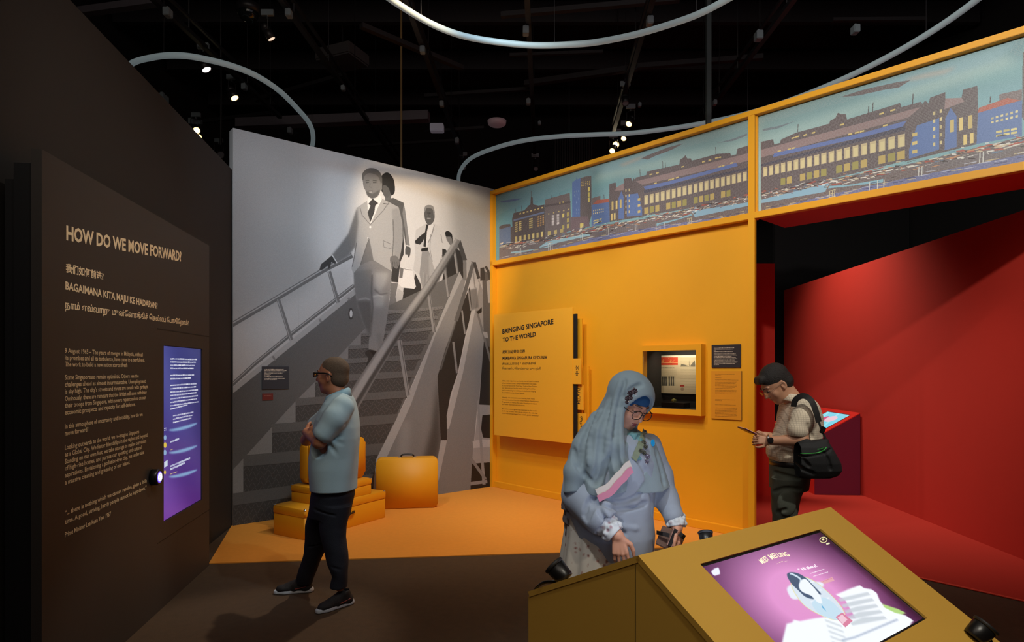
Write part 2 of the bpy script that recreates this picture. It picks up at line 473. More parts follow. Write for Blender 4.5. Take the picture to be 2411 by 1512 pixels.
A.line(c7([(850,440),(835,500),(808,560)]), 1.6, G(.5)); A.line(c7([(905,560),(895,500)]), 1.6, G(.55))
A.line(c7([(826,500),(820,600),(838,690)]), 1.2, G(.55)); A.line(c7([(905,640),(880,720)]), 1.2, G(.6))
A.poly(c7([(780,340),(790,312),(815,302),(842,318),(853,350),(850,400),(833,430),(808,436),(788,405)]), G(.36), smooth=True)
A.poly(c7([(780,345),(788,310),(815,300),(845,315),(855,385),(846,372),(838,330),(800,322),(786,350)]), G(.55), smooth=True)
A.poly(c7([(800,350),(828,352),(825,362),(800,360)]), G(.24), .8, 1); A.line(c7([(800,392),(826,393)]), 2, G(.62)); A.line(c7([(815,352),(813,378),(822,380)]), 1.5, G(.25), .8)
# woman behind the first man
A.poly(c7([(512,262),(570,252),(640,285),(652,345),(678,560),(682,600),(655,590),(640,470),(640,560),(615,690),(560,760),(540,500)]), G(.36))
A.poly(c7([(632,490),(645,560),(640,640),(618,690),(602,832),(555,828),(556,740)]), G(.22))
A.poly(c7([(640,300),(652,345),(680,560),(684,585),(662,590),(650,470),(632,360)]), G(.52))
A.poly(c7([(655,588),(685,592),(687,630),(676,662),(664,640),(652,640)]), G(.34), smooth=True); A.line(c7([(658,578),(684,584)]), 3, G(.85))
A.poly(c7([(500,200),(560,215),(552,262),(520,275),(510,240)]), G(.40))
A.poly(c7([(488,105),(520,78),(550,90),(575,135),(580,208),(560,235),(545,215),(520,180),(495,215),(485,170)]), G(.16), smooth=True)
A.poly(c7([(498,170),(520,168),(540,190),(548,225),(530,250),(508,240),(498,215)]), G(.36), smooth=True)
A.poly(c7([(552,832),(602,838),(585,930),(600,1010),(620,1050),(560,1070),(528,1045),(545,950)]), G(.46))
A.poly(c7([(540,1060),(600,1045),(632,1055),(634,1090),(580,1104),(538,1098)]), G(.60), smooth=True)
A.poly(c7([(522,1040),(545,1035),(540,1070),(518,1095)]), G(.8))
A.line(c7([(650,640),(655,735)]), 1.6, G(.86)); A.line(c7([(672,660),(700,745)]), 1.6, G(.86))
A.poly(c7([(618,728),(660,735),(700,745),(725,862),(712,876),(628,866),(606,842)]), G(.90))
A.poly(c7([(618,728),(640,738),(632,800),(610,800)]), G(.45)); A.line(c7([(640,735),(655,742),(700,748)]), 1.6, G(.6))
# left parapet of the stairs, steps, rails
A.poly([(546,1250),(546,1085),(700,930),(742,880),(870,742),(1085,640),(960,930),(890,1080),(860,1250)], G(.40))
A.poly([(546,926),(700,800),(840,688),(885,748),(742,900),(693,949),(546,1111)], G(.34), grad=((600,1000),(830,760),G(.40)))
A.poly([(546,915),(700,790),(840,676),(842,690),(700,806),(546,930)], G(.66))
A.poly([(546,1111),(693,949),(742,900),(880,752),(905,730),(960,735),(700,1240),(546,1245)], G(.50))
steps = [(905,735,1042,722),(880,760,1030,745),(850,786,1018,771),(820,815,1005,802),(785,848,990,836),(742,888,975,874),(696,940,958,920),(641,1000,935,976),(573,1074,905,1045),(540,1165,900,1115),(540,1262,860,1200)]
for i in range(len(steps)-1):
    x0, y0, x1, y1 = steps[i]; X0, Y0, X1, Y1 = steps[i+1]
    A.poly([(x0,y0),(x1,y1),(X1,Y1),(x0,Y0)], G(.33-.012*i))
    th = (Y0-y0)*0.30
    A.poly([(x0,y0),(x1,y1),(x1,y1+th),(x0,y0+th)], G(.47-.015*i))
    A.line([(x0,y0+th),(x1,y1+th)], 1.4, G(.20))
    nr = 5; ncol = int((x1-x0)/9)
    for r in range(nr):                       # tread plate pattern
        for c in range(ncol):
            t = (c+0.5*(r % 2)+.3)/ncol; px = x0+(x1-x0)*t; yy0 = y0+(y1-y0)*t; yy1 = Y0+(Y1-Y0)*t
            py = yy0+th+(yy1-yy0-th)*(r+0.5)/nr; h = (yy1-yy0-th)/nr*.42; sg = 1 if (r+c) % 2 else -1
            A.line([(px-3.2, py-h*sg), (px+3.2, py+h*sg)], 1.5, G(.44-.012*i), .7)
    for c in range(int((x1-x0)/7)):
        t = (c+.5)/int((x1-x0)/7); px = x0+(x1-x0)*t; py = y0+(y1-y0)*t+th*.5; sg = 1 if c % 2 else -1
        A.line([(px-2, py-th*.25*sg), (px+2, py+th*.25*sg)], 1.3, G(.34), .7)
A.ell((826,740),(6,14),G(.25)); A.ell((826.5,740),(3.5,9),G(.8))
for q, w in (([(546,766),(651,704),(762,637),(829,602)], 12), ([(546,908),(600,858),(684,789),(834,673)], 9)):
    A.line(q, w, G(.42)); A.line([(x, y-w*.22) for x, y in q], w*.25, G(.66))
for a, b in (((655,706),(686,802)), ((775,640),(796,714))):
    A.line([a, b], 9, G(.46)); A.line([(a[0]-2,a[1]),(b[0]-2,b[1])], 2, G(.64))
for a, b in (((642,840),(648,850)), ((752,752),(756,760)), ((820,702),(823,708))): A.line([a, b], 5, G(.5))
# the first man in a pale suit
A.poly(c7([(375,520),(425,515),(470,700),(560,760),(320,760),(340,700)]), G(.47))
A.poly(c7([(298,735),(420,680),(562,742),(552,840),(545,930),(530,1060),(505,1210),(482,1312),(440,1302),(400,1292),(402,1235),(424,1100),(414,1206),(366,1122),(325,1002),(302,850)]), G(.52))
A.poly(c7([(300,760),(420,740),(430,900),(425,1090),(413,1205),(366,1122),(325,1002),(305,870)]), G(.47), .9, 4)
A.poly(c7([(318,960),(415,960),(424,1090),(412,1204),(368,1122)]), G(.36), .9, 5)
A.poly(c7([(440,760),(540,760),(520,840),(480,900),(440,860)]), G(.74), .6, 8)
A.poly(c7([(430,920),(470,905),(520,910),(500,1000),(440,1000)]), G(.72), .6, 8)
A.line(c7([(425,780),(420,900),(430,1000),(420,1100)]), 3, G(.34), .8, 2)
A.line(c7([(440,880),(480,915),(530,905)]), 3, G(.38), .8, 2); A.line(c7([(430,930),(470,920),(500,930)]), 2.5, G(.8), .7, 2)
A.line(c7([(330,950),(380,940),(410,950)]), 3, G(.68), .7, 2); A.line(c7([(470,1180),(490,1300)]), 12, G(.45), .5, 5)
A.poly(c7([(375,1318),(400,1294),(440,1298),(474,1312),(478,1350),(440,1402),(405,1412),(384,1396),(398,1352)]), G(.20), smooth=True)
A.poly(c7([(405,1300),(450,1305),(470,1330),(430,1330)]), G(.12))
A.poly(c7([(390,272),(322,318),(300,385),(262,500),(200,590),(148,648),(178,705),(262,652),(306,590),(300,650),(283,735),(295,772),(345,712),(388,575),(402,530),(430,680),(500,720),(562,757),(572,650),(605,692),(622,620),(634,540),(630,420),(606,315),(545,283),(490,256),(412,440)]), G(.68))
A.poly(c7([(322,318),(330,420),(312,580),(262,652),(178,705),(148,648),(262,500),(300,385)]), G(.46), .95, 4)
A.poly(c7([(560,330),(606,320),(632,430),(634,540),(610,680),(575,650),(570,480)]), G(.60), .9, 3)
A.line(c7([(568,400),(572,520),(565,640),(556,740)]), 2, G(.45)); A.line(c7([(318,560),(304,650),(288,725)]), 2, G(.45))
A.line(c7([(500,545),(552,568),(556,600),(506,590),(500,545)]), 1.4, G(.48))
A.line(c7([(392,525),(404,535),(388,575),(345,712)]), 2, G(.42)); A.line(c7([(404,535),(432,680),(500,722)]), 2, G(.5))
A.line(c7([(540,282),(500,340),(412,436)]), 1.8, G(.5)); A.line(c7([(342,320),(356,370),(412,436)]), 1.8, G(.5)); A.line(c7([(500,290),(540,296)]), 1.8, G(.4))
A.ell(c7([(412,452)])[0], (2.6,2.6), G(.92)); A.ell(c7([(395,527)])[0], (1.6,1.6), G(.9))
A.poly(c7([(393,272),(402,248),(478,232),(492,262),(412,428),(394,340)]), G(.90))
A.poly(c7([(400,292),(428,256),(466,288),(446,305),(440,350),(412,420),(394,352),(414,306)]), G(.24))
A.poly(c7([(362,125),(366,175),(378,200),(392,235),(425,256),(462,240),(484,195),(490,130),(470,88),(425,72),(380,85)]), G(.50), smooth=True)
A.poly(c7([(382,205),(425,225),(480,195),(462,242),(425,258),(394,238)]), G(.34), .8, 2)
A.poly(c7([(358,128),(358,85),(395,50),(448,52),(486,88),(494,145),(486,190),(480,140),(458,98),(405,82),(376,98),(366,128)]), G(.40), smooth=True)
A.poly(c7([(484,150),(494,150),(494,195),(484,200)]), G(.5))
for a, b in (((380,134),(405,132)), ((428,132),(456,134))):
    A.line(c7([a, b]), 2.2, G(.36)); A.line(c7([(a[0]+2, a[1]+14), (b[0]-2, b[1]+13)]), 2.4, G(.34))
A.line(c7([(412,150),(408,178),(422,182)]), 1.8, G(.44)); A.line(c7([(400,205),(430,205)]), 2.2, G(.34)); A.line(c7([(405,212),(425,212)]), 2, G(.7))
A.poly(c7([(64,745),(74,708),(118,672),(148,648),(180,682),(172,705),(146,692),(136,735),(122,742),(120,712),(96,738),(76,748)]), G(.22), smooth=False)
A.line(c7([(150,642),(186,700)]), 2.5, G(.85))
A.poly(c7([(552,655),(590,650),(612,685),(608,715),(592,738),(562,716),(548,690)]), G(.45), smooth=True)
for t in range(4): A.line(c7([(566+t*12,690),(564+t*12,722)]), 1.2, G(.28))
# right side of the stairs
A.poly(k2([(540,195),(560,235),(575,245),(520,480),(460,640),(418,790),(425,1000),(434,1160),(412,1290),(400,1500),(40,1500),(75,1262),(250,900)]), G(.47), grad=((900,1080),(1060,760),G(.52)))
A.poly(k2([(420,800),(428,1000),(434,1165),(412,1290),(330,1290),(380,1100)]), G(.22), .8, 14)
A.poly(k2([(210,1050),(260,1060),(250,1260),(180,1262)]), G(.58), .6, 14)
A.poly(k2([(540,195),(250,900),(62,1275),(40,1500),(118,1275),(262,960),(402,560),(556,232)]), G(.64))
A.poly(k2([(600,280),(612,420),(575,560),(530,780),(490,900),(468,1020),(471,1166),(433,1166),(414,800),(460,640),(540,430)]), G(.16))
A.line(k2([(575,300),(520,480),(452,690),(432,760)]), 4, G(.40), .9, 1)
A.poly(k2([(650,238),(672,300),(684,600),(655,900),(640,1000),(612,1300),(600,1500),(395,1500),(412,1300),(435,1165),(469,1165),(467,1020),(540,780),(612,430)]), G(.47), grad=((1030,1150),(1120,760),G(.54)))
A.poly(k2([(640,250),(606,430),(540,760),(467,1020),(469,1100),(480,1100),(560,780),(628,430),(656,260)]), G(.68))
A.poly(k2([(435,1165),(469,1165),(420,1400),(410,1300)]), G(.64))
A.poly(k2([(686,520),(745,560),(745,1000),(650,1000),(660,860)]), G(.17)); A.poly(k2([(670,180),(745,240),(745,660),(680,600)]), G(.34))
A.line(k2([(640,420),(735,770)]), 5, G(.42)); A.poly(k2([(650,960),(745,965),(745,1300),(612,1300)]), G(.60))
A.poly(k2([(672,1022),(745,1015),(745,1155),(676,1150),(664,1100)]), G(.13)); A.poly(k2([(612,1300),(745,1290),(745,1500),(600,1500)]), G(.10))
A.poly(k2([(615,1170),(665,1160),(745,1165),(745,1200),(620,1210)]), G(.70))
A.poly(k2([(640,940),(652,935),(690,1420),(672,1420)]), G(.56)); A.line(k2([(606,1270),(690,1390)]), 7, G(.5)); A.line(k2([(604,1415),(700,1402)]), 8, G(.54))
A.poly(k2([(600,300),(640,290),(650,400),(610,420)]), G(.35), .7, 3)
A.poly(k2([(660,175),(682,172),(688,245),(660,248)]), G(.22)); A.line(k2([(690,165),(704,190),(736,320)]), 6, G(.25)); A.poly(k2([(695,250),(722,240),(722,376),(705,376)]), G(.62))
A.poly(k2([(640,428),(668,400),(668,430),(648,440)]), G(.12)); A.poly(k2([(672,540),(700,545),(706,580),(684,575)]), G(.6))
A.line(k2([(612,146),(622,140),(578,290),(545,400),(520,480)]), 9, G(.36)); A.line(k2([(625,142),(652,236)]), 7, G(.24))
for a, b, w in (((618,190),(630,290),3),((590,300),(606,420),3.5),((555,420),(572,555),4),((505,600),(526,780),5)): A.line(k2([a, b]), w, G(.52))
A.line(k2([(536,20),(572,132)]), 10, G(.26)); A.line(k2([(570,130),(572,245)]), 8, G(.45))
for a, b, w in (((510,60),(530,205),6),((455,160),(478,342),6.5),((362,315),(396,545),8),((195,590),(246,908),10)):
    A.line(k2([a, b]), w, G(.56)); A.line(k2([(a[0]+5,a[1]),(b[0]+5,b[1])]), 2, G(.38))
rail = [(1078,565),(1012,672),(936,778),(866,890),(800,1000)]
A.line(rail, (13, 40), G(.46)); A.line([(x-3, y-3) for x, y in rail], (6, 18), G(.64), .9, 3); A.line([(x+6, y+7) for x, y in rail], (3, 10), G(.26), .9, 2)
A.grain(0.022)
M_MURAL = image_mat('mural_print', np.clip(cv.a, 0, 1), 0.55)
t = thing('mural_print', WM.at(WM.L/2, 0, 0.004), 'tall grey photo mural of suited travellers walking down aircraft stairs', 'mural')
quad_print('photo_sheet', [WM.at(0,0.008,.004), WM.at(WM.L,0.008,.004), WM.at(WM.L,MH,.004), WM.at(0,MH,.004)], M_MURAL, t)

# ------------------------------------------------------------------ the skyline frieze
kp = lambda L: [(1160+x/3.889, 250+y/3.889) for x, y in L]
FU0, FU1, FV0, FV1 = 0.055, UP, 3.065, YH-0.05
def fmap(x, y):
    u, v = WY.uv(x, y, 0.012); return u-FU0, v-FV0
cf = Canvas(FU1-FU0, FV1-FV0, 520, fmap, (128, 178, 186))
A = cf; W_, H_ = A.w, A.h
Xg = np.linspace(0, 1, W_)[None, :, None]; Yg = np.linspace(0, 1, H_)[:, None, None]
A.a[:] = np.array([0.33,0.58,0.66])*(1-Xg)+np.array([0.56,0.73,0.74])*Xg
A.a[:] = A.a*(1-0.22*np.clip(Yg-.55, 0, 1)*2)+0.0
A.poly(kp([(100,980),(500,880),(1100,600),(1100,700),(700,860),(200,1010)]), (112,168,172), .6, 14)
A.poly(kp([(1000,560),(1500,480),(2300,330),(2330,300),(2330,420),(1600,560),(900,700)]), (160,192,186), .7, 16)
A.poly(kp([(900,560),(1400,420),(1700,350),(1500,500),(1000,620)]), (120,165,180), .7, 10)
A.poly(kp([(1150,540),(1300,480),(1400,450),(1350,490),(1200,550)]), (190,160,140), .6, 6)
A.poly(kp([(1360,480),(1420,450),(1600,380),(1750,340),(1640,400),(1480,460),(1420,490)]), (96,84,86))
A.poly(kp([(70,870),(200,850),(275,845),(200,870),(80,885)]), (58,84,140)); A.poly(kp([(2050,340),(2200,300),(2330,250),(2330,270),(2200,320)]), (104,120,130))
A.poly(kp([(60,1300),(200,1250),(500,1200),(900,1110),(1400,1030),(2340,820),(2345,1110),(60,1440)]), (104,88,88))
A.poly(kp([(300,1380),(900,1210),(1400,1120),(1900,1040),(2345,985),(2345,1110),(60,1440)]), (92,98,156))
A.poly(kp([(60,1390),(300,1330),(700,1285),(500,1340),(60,1430)]), (118,100,102))
A.poly(kp([(900,1160),(1300,1070),(1350,1110),(1100,1160),(1000,1190)]), (104,92,96))
def quadl(L, c): A.poly(kp(L), c)
quadl([(60,1105),(80,1090),(130,1080),(165,1085),(165,1250),(60,1295)], (78,104,150)); quadl([(60,1105),(100,1085),(160,1080),(165,1100),(60,1130)], (70,62,66))
quadl([(165,1105),(185,1105),(185,1260),(165,1260)], (72,60,60))
quadl([(178,1030),(192,980),(290,955),(330,910),(345,900),(350,830),(366,835),(370,900),(420,912),(475,902),(482,1225),(185,1262)], (72,58,58))
quadl([(190,1040),(470,965),(472,980),(190,1055)], (92,108,150)); A.line(kp([(352,775),(354,840)]), 1, (80,66,60))
quadl([(478,858),(520,845),(705,795),(712,900),(720,1140),(482,1220)], (100,84,84)); quadl([(480,905),(712,870),(712,888),(480,925)], (76,62,64))
quadl([(728,700),(765,672),(768,640),(772,672),(805,660),(805,1012),(728,1016)], (78,106,172))
quadl([(803,662),(850,645),(903,640),(905,1000),(880,1090),(800,1010)], (86,74,74))
quadl([(718,1016),(872,1010),(890,1100),(718,1160)], (108,82,88))
quadl([(905,845),(985,820),(988,900),(905,905)], (112,94,94)); quadl([(905,905),(1066,872),(1072,1060),(905,1105)], (84,112,176)); quadl([(912,902),(955,860),(1062,850),(1070,878)], (186,78,58))
quadl([(1068,715),(1125,700),(1132,745),(1200,705),(1200,665),(1268,657),(1275,690),(1290,660),(1310,680),(1368,700),(1388,728),(1388,1010),(1072,1062),(1066,860)], (88,74,76))
quadl([(1132,745),(1200,705),(1205,770),(1120,775)], (146,114,114)); quadl([(1152,845),(1178,778),(1200,832),(1204,1030),(1152,1035)], (84,110,176)); quadl([(1228,812),(1366,795),(1368,1000),(1228,1012)], (84,112,178))
quadl([(1300,690),(1310,655),(1405,632),(1412,600),(1708,535),(1715,492),(1745,472),(1765,450),(1782,480),(1816,480),(1822,500),(2060,438),(2175,430),(2182,455),(2230,442),(2240,392),(2345,358),(2345,850),(1385,1005)], (92,78,80))
quadl([(1310,690),(2345,430),(2345,500),(1370,722)], (142,112,112)); quadl([(1378,738),(1600,692),(2230,520),(2245,548),(1600,724),(1400,768)], (90,110,178))
quadl([(1385,770),(2345,560),(2345,580),(1385,800)], (66,62,78))
for (a, b) in (((1348,578),(1350,645)),((1555,505),(1558,570)),((1580,515),(1583,562)),((2041,375),(2043,440)),((210,940),(212,975)),((265,910),(267,960)),((535,815),(537,848)),((615,795),(617,828)),((1018,810),(1020,850))):
    A.line(kp([a, b]), 1.1, (70,58,60))
# mosaic joints over the buildings
sat = (A.a[..., 2] < 0.62) | (A.a[..., 0] > A.a[..., 2])
rows = (np.arange(H_)[:, None] + (np.sin(np.arange(W_)/37.0)*3)[None, :]).astype(int)
jit = RNG.integers(0, 13, (H_//5+4,)); row_id = np.clip(rows//6, 0, len(jit)-1)
joint = ((rows % 6) == 0) | (((np.arange(W_)[None, :]+jit[row_id]*5) % 14) == 0)
A.a = np.where((sat & joint)[..., None], A.a*0.55+0.30, A.a)
A.a += RNG.normal(0, .035, (H_, W_, 1)).astype(np.float32)
def wins(p00, p10, p11, p01, nx, ny, c, fw=.6, fh=.65, prob=1.0, inner=None):
    p00, p10, p11, p01 = map(lambda q: np.array(q, float), (p00, p10, p11, p01))
    for i in range(nx):
        for j in range(ny):
            if random.random() > prob: continue
            L = []
            for a, b in ((0,0),(1,0),(1,1),(0,1)):
                s_ = (i+.5+(a-.5)*fw)/nx; t_ = (j+.5+(b-.5)*fh)/ny
                L.append(tuple((p00*(1-s_)+p10*s_)*(1-t_)+(p01*(1-s_)+p11*s_)*t_))
            f = random.uniform(.85, 1.1); A.poly(kp(L), tuple(min(255, k*f) for k in c))
Yw = (222, 190, 104)
wins((200,1160),(270,1135),(270,1045),(200,1065),2,5,Yw); wins((330,1125),(370,1115),(370,1020),(330,1030),1,5,Yw,.8); wins((405,1110),(475,1090),(475,990),(405,1010),3,5,(196,140,78))
wins((235,1000),(470,935),(470,918),(235,980),7,1,Yw,.5); wins((195,1250),(470,1195),(470,1145),(195,1195),7,1,Yw,.5,.9,.85)
wins((530,1100),(620,1080),(620,985),(530,1000),2,4,(206,190,186),.5,.85); wins((490,1000),(720,950),(720,930),(490,985),5,1,Yw,.25); wins((625,1140),(710,1120),(710,960),(625,980),2,3,(224,196,90),.4,.7,.8); wins((490,1200),(660,1160),(660,1110),(490,1140),3,1,Yw,.5)
wins((600,905),(660,890),(660,860),(600,875),2,1,Yw,.35)
wins((808,740),(895,725),(895,680),(808,690),5,3,(216,180,84),.5,.5); wins((868,885),(892,880),(892,735),(868,740),1,3,(230,206,90),.7,.85); wins((740,1000),(795,1000),(795,760),(740,770),3,7,(120,150,190),.3,.5,.5)
wins((795,1130),(835,1120),(835,1060),(795,1065),1,1,(224,196,90),.8)
wins((915,1000),(1020,975),(1020,930),(915,945),6,2,(226,206,140),.55,.5); wins((920,1085),(1000,1065),(1000,1020),(920,1045),3,2,(226,206,120),.8,.6)
wins((1078,960),(1190,930),(1190,850),(1078,875),3,1,Yw,.45,.95); wins((1078,1050),(1130,1040),(1130,975),(1078,985),2,1,Yw,.6,.95)
wins((1205,1000),(1265,990),(1265,740),(1205,750),2,5,(224,200,130),.35,.45); wins((1320,1000),(1360,990),(1360,820),(1320,830),1,3,Yw,.6,.4)
for i in range(19):
    t = i/18; x = 1388+t*(2290-1388); y = 905-t*(905-690)
    A.poly(kp([(x,y),(x+36,y-8),(x+36,y-92),(x,y-84)]), (206,180,130)); A.poly(kp([(x+5,y-6),(x+28,y-11),(x+28,y-72),(x+5,y-67)]), (224,204,140))
    y2 = 990-t*(990-800)
    if i < 16 and i % 5 != 3: A.poly(kp([(x,y2),(x+38,y2-9),(x+38,y2-66),(x,y2-58)]), (160,146,72) if i % 2 else (196,164,84))
for x, y in ((1450,630),(1510,617),(1740,560),(1930,515),(1990,500),(2050,480),(2080,475),(1490,712),(1620,680),(1650,672),(1690,660),(2080,560),(2110,552),(2190,526)):
    A.poly(kp([(x-14,y+4),(x+12,y-2),(x+12,y-14),(x-14,y-8)]), Yw)
A.poly(kp([(1820,965),(1860,955),(2345,880),(2345,912),(1850,1018)]), (128,176,206)); A.poly(kp([(500,1240),(880,1165),(895,1185),(600,1250),(420,1300),(440,1280)]), (140,186,200)); A.poly(kp([(170,1335),(500,1295),(560,1270),(300,1335),(160,1350)]), (140,186,204))
A.poly(kp([(1500,1075),(1700,1030),(1820,985),(1830,1000),(1500,1100)]), (120,176,200))
A.poly(kp([(320,1370),(560,1330),(700,1290),(560,1345),(330,1380)]), (168,186,206))
cols = [(226,222,206),(58,46,46),(188,70,54),(210,190,150),(236,232,224),(86,120,160),(60,54,50),(216,140,90)]
for k in range(430):                          # moored boats, awnings and people on the quay
    x = random.uniform(80, 2330); y = np.interp(x, [80,500,900,1400,1800,2330], [1290,1225,1130,1050,960,840])+random.gauss(0, 17)
    w = random.uniform(4, 22)*random.choice((1, 1, 1.8)); h = random.uniform(3, 11)
    A.poly(kp([(x-w,y+h*.6),(x+w*.8,y-h*.4),(x+w,y-h*1.4),(x-w*.6,y-h*.4)]), random.choice(cols), .9)
for k in range(70):
    x = random.uniform(100, 2300); y = np.interp(x, [80,900,1400,2330], [1390,1210,1120,985])+random.gauss(0, 10)
    A.line(kp([(x-25,y+4),(x+25,y-6)]), 1.2, random.choice([(214,190,130),(190,196,220),(60,60,100)]), .8)
for x, y in ((240,1330),(258,1326),(510,1290),(525,1288),(545,1284),(805,1200),(820,1196),(1045,1150),(1058,1146),(1305,1110),(1320,1105),(1495,1110),(1530,1100),(1575,1095)): A.line(kp([(x,y-30),(x+2,y+34)]), 1.2, (206,206,200))
for xx in (1785,1800,1818): A.line(kp([(xx,1025),(xx+4,1100)]), 1.2, (206,190,140))
for yy in (1030,1055,1080): A.line(kp([(1780,yy),(1826,yy-6)]), 1.2, (206,190,140))
g_ = A.a.mean(axis=2, keepdims=True); A.a = np.clip(A.a*.84+g_*.16, 0, 1)**.82
M_SKY = image_mat('skyline_print', np.clip(A.a, 0, 1), 0.5)
t = thing('skyline_frieze', WY.at((FU0+FU1)/2, FV0, .012), 'long mosaic style picture of a riverside city in the left bay, above the yellow wall', 'mural', 'skyline pictures in the yellow frame')
bm = bmesh.new(); WY.box(bm, FU0, FU1, FV0, FV1, 0, .011); build('backing_board', bm, M_YEL, t)
quad_print('picture_sheet', [WY.at(FU0,FV0,.012), WY.at(FU1,FV0,.012), WY.at(FU1,FV1,.012), WY.at(FU0,FV1,.012)], M_SKY, t)
R0, R1 = UP+0.07, UP+0.07+(FU1-FU0)
t = thing('skyline_frieze', WY.at((R0+R1)/2, FV0, .012), 'mirrored mosaic style city picture in the right bay, above the opening to the red room', 'mural', 'skyline pictures in the yellow frame')
bm = bmesh.new(); WY.box(bm, R0, R1-.01, FV0, FV1, 0, .011); build('backing_board', bm, M_YEL, t)
quad_print('picture_sheet', [WY.at(R0,FV0,.012), WY.at(R1,FV0,.012), WY.at(R1,FV1,.012), WY.at(R0,FV1,.012)], M_SKY, t, flip=True)
# ================================================================== the text panel on the left
def lines_as_print(c, rows, color, ch, alpha=1.0, gap=.28):
    """blurred running text too small to read: strokes of uneven words; rows: (x0, y0, x1, y1) in photo pixels"""
    for x0, y0, x1, y1 in rows:
        L = x1-x0; t = 0.0
        while t < L:
            w = random.uniform(1.6, 5.0)*ch/2.2; w = min(w, L-t)
            a, b = t/L, (t+w)/L
            h = ch*random.uniform(.75, 1.0)
            c.poly([(x0+L*a, y0+(y1-y0)*a), (x0+L*b, y0+(y1-y0)*b), (x0+L*b, y0+(y1-y0)*b-h), (x0+L*a, y0+(y1-y0)*a-h)], color, alpha*random.uniform(.7, 1))
            t += w+ch*gap
PL = WP.L
tp = thing('text_panel', WP.at(PL/2, 0, 0), 'tall charcoal panel of stacked boards lettered in beige, leaning space of the left black wall', 'panel')
tp['label'] = 'tall charcoal panel of three boards with beige lettering, standing against the left black wall'
# front board with an opening for the screen
su0, sv1 = WP.uv(385.6, 813); su1, _ = WP.uv(476, 820); _, sv0 = WP.uv(385.6, 1230)
bm = bmesh.new()
for a, b, c, d in ((0, su0, 0, 2.61), (su1, PL, 0, 2.61), (su0, su1, 0, sv0), (su0, su1, sv1, 2.61)):
    WP.box(bm, a, b, c, d, -0.045, 0)
bmesh.ops.remove_doubles(bm, verts=bm.verts, dist=1e-5)
build('front_board', bm, M_PANEL, tp)
wbox('middle_board', WP, 0.004, PL-.02, 0, 2.545, -0.12, -0.0455, M_EDGE, tp)
wbox('rear_board', WP, 0.008, PL-.04, 0, 2.47, -0.158, -0.1205, M_EDGE, tp)
# access door groove around the screen
gu0, gv1 = WP.uv(370, 775); _, gv0 = WP.uv(372, 1280)
bm = bmesh.new()
WP.box(bm, gu0, PL-.002, gv1, gv1+.007, 0.0002, 0.0022); WP.box(bm, gu0, PL-.002, gv0, gv0+.004, 0.0002, 0.0015)
build('door_groove', bm, M_EDGE, tp)
# screen
cs = Canvas(su1-su0, sv1-sv0, 560, lambda x, y: (WP.uv(x, y, -.008)[0]-su0, WP.uv(x, y, -.008)[1]-sv0), (74, 84, 148))
h, w = cs.h, cs.w; yy = np.linspace(0, 1, h)[:, None, None]; xx = np.linspace(0, 1, w)[None, :, None]
cs.a[:] = np.array([.42,.22,.62])*(1-yy)**2+np.array([.26,.28,.56])*(1-(1-yy)**2)+0.03*np.sin(xx*6+yy*9)
cs.a *= (0.85+0.25*(1-xx))
k5 = lambda x, y: (340+x/3.15, 780+y/3.15)
def L5(x0, y0, x1, y1): a = k5(x0, y0); b = k5(x1, y1); return (a[0], a[1], b[0], b[1])
rows = []
for i in range(4): rows.append(L5(192, 206+i*24, 392-8*i, 212+i*22))
rows += [L5(192,330,370,327), L5(192,358,345,350)]
for i in range(8): rows.append(L5(192, 405+i*25.5, (388,386,400,388,398,392,404,322)[i], 392+i*22.5))
for i in range(3): rows.append(L5(212, 633+i*25, 366-8*i, 605+i*22))
lines_as_print(cs, rows, (240, 242, 255), 3.6, gap=.12)
lines_as_print(cs, [L5(192,830,258,806), L5(192,1012,340,950), L5(192,1035,302,985)], (225, 235, 255), 5.0, gap=.08)
lines_as_print(cs, [L5(194,886,212,880), L5(194,1066,244,1048)], (220, 200, 150), 2.2)
for y in (712, 880, 1060):
    a, b = k5(182, y+22), k5(388, y-32)
    cs.poly([k5(182,y+20), k5(250,y+4), k5(388,y-32), k5(370,y-12), k5(300,y+16), k5(215,y+30)], (150, 196, 236), .9, 2, smooth=True)
for x, y, c, r in ((153,790,(150,190,230),10),(153,846,(240,210,90),11),(152,902,(150,190,230),11),(152,1050,(240,205,80),8)): cs.ell(k5(x, y), (r/3.15, r*1.9/3.15), c)
cs.poly([k5(146,975), k5(172,955), k5(172,1000), k5(146,1016)], (225, 240, 255)); lines_as_print(cs, [L5(146,740,162,736), L5(146,726,162,723)], (240,244,255), 2.4)
M_SCR1 = image_mat('panel_screen_picture', np.clip(cs.a, 0, 1), 0.2, emit=0.75)
pbz = wbox('screen_bezel', WP, su0+.001, su1-.001, sv0+.001, sv1-.001, -0.03, -0.010, M_EDGE, tp)
quad_print('screen', [WP.at(su0+.004,sv0+.004,-.009), WP.at(su1-.004,sv0+.004,-.009), WP.at(su1-.004,sv1-.004,-.009), WP.at(su0+.004,sv1-.004,-.009)], M_SCR1, pbz)['label'] = 'lit blue and purple touch screen'
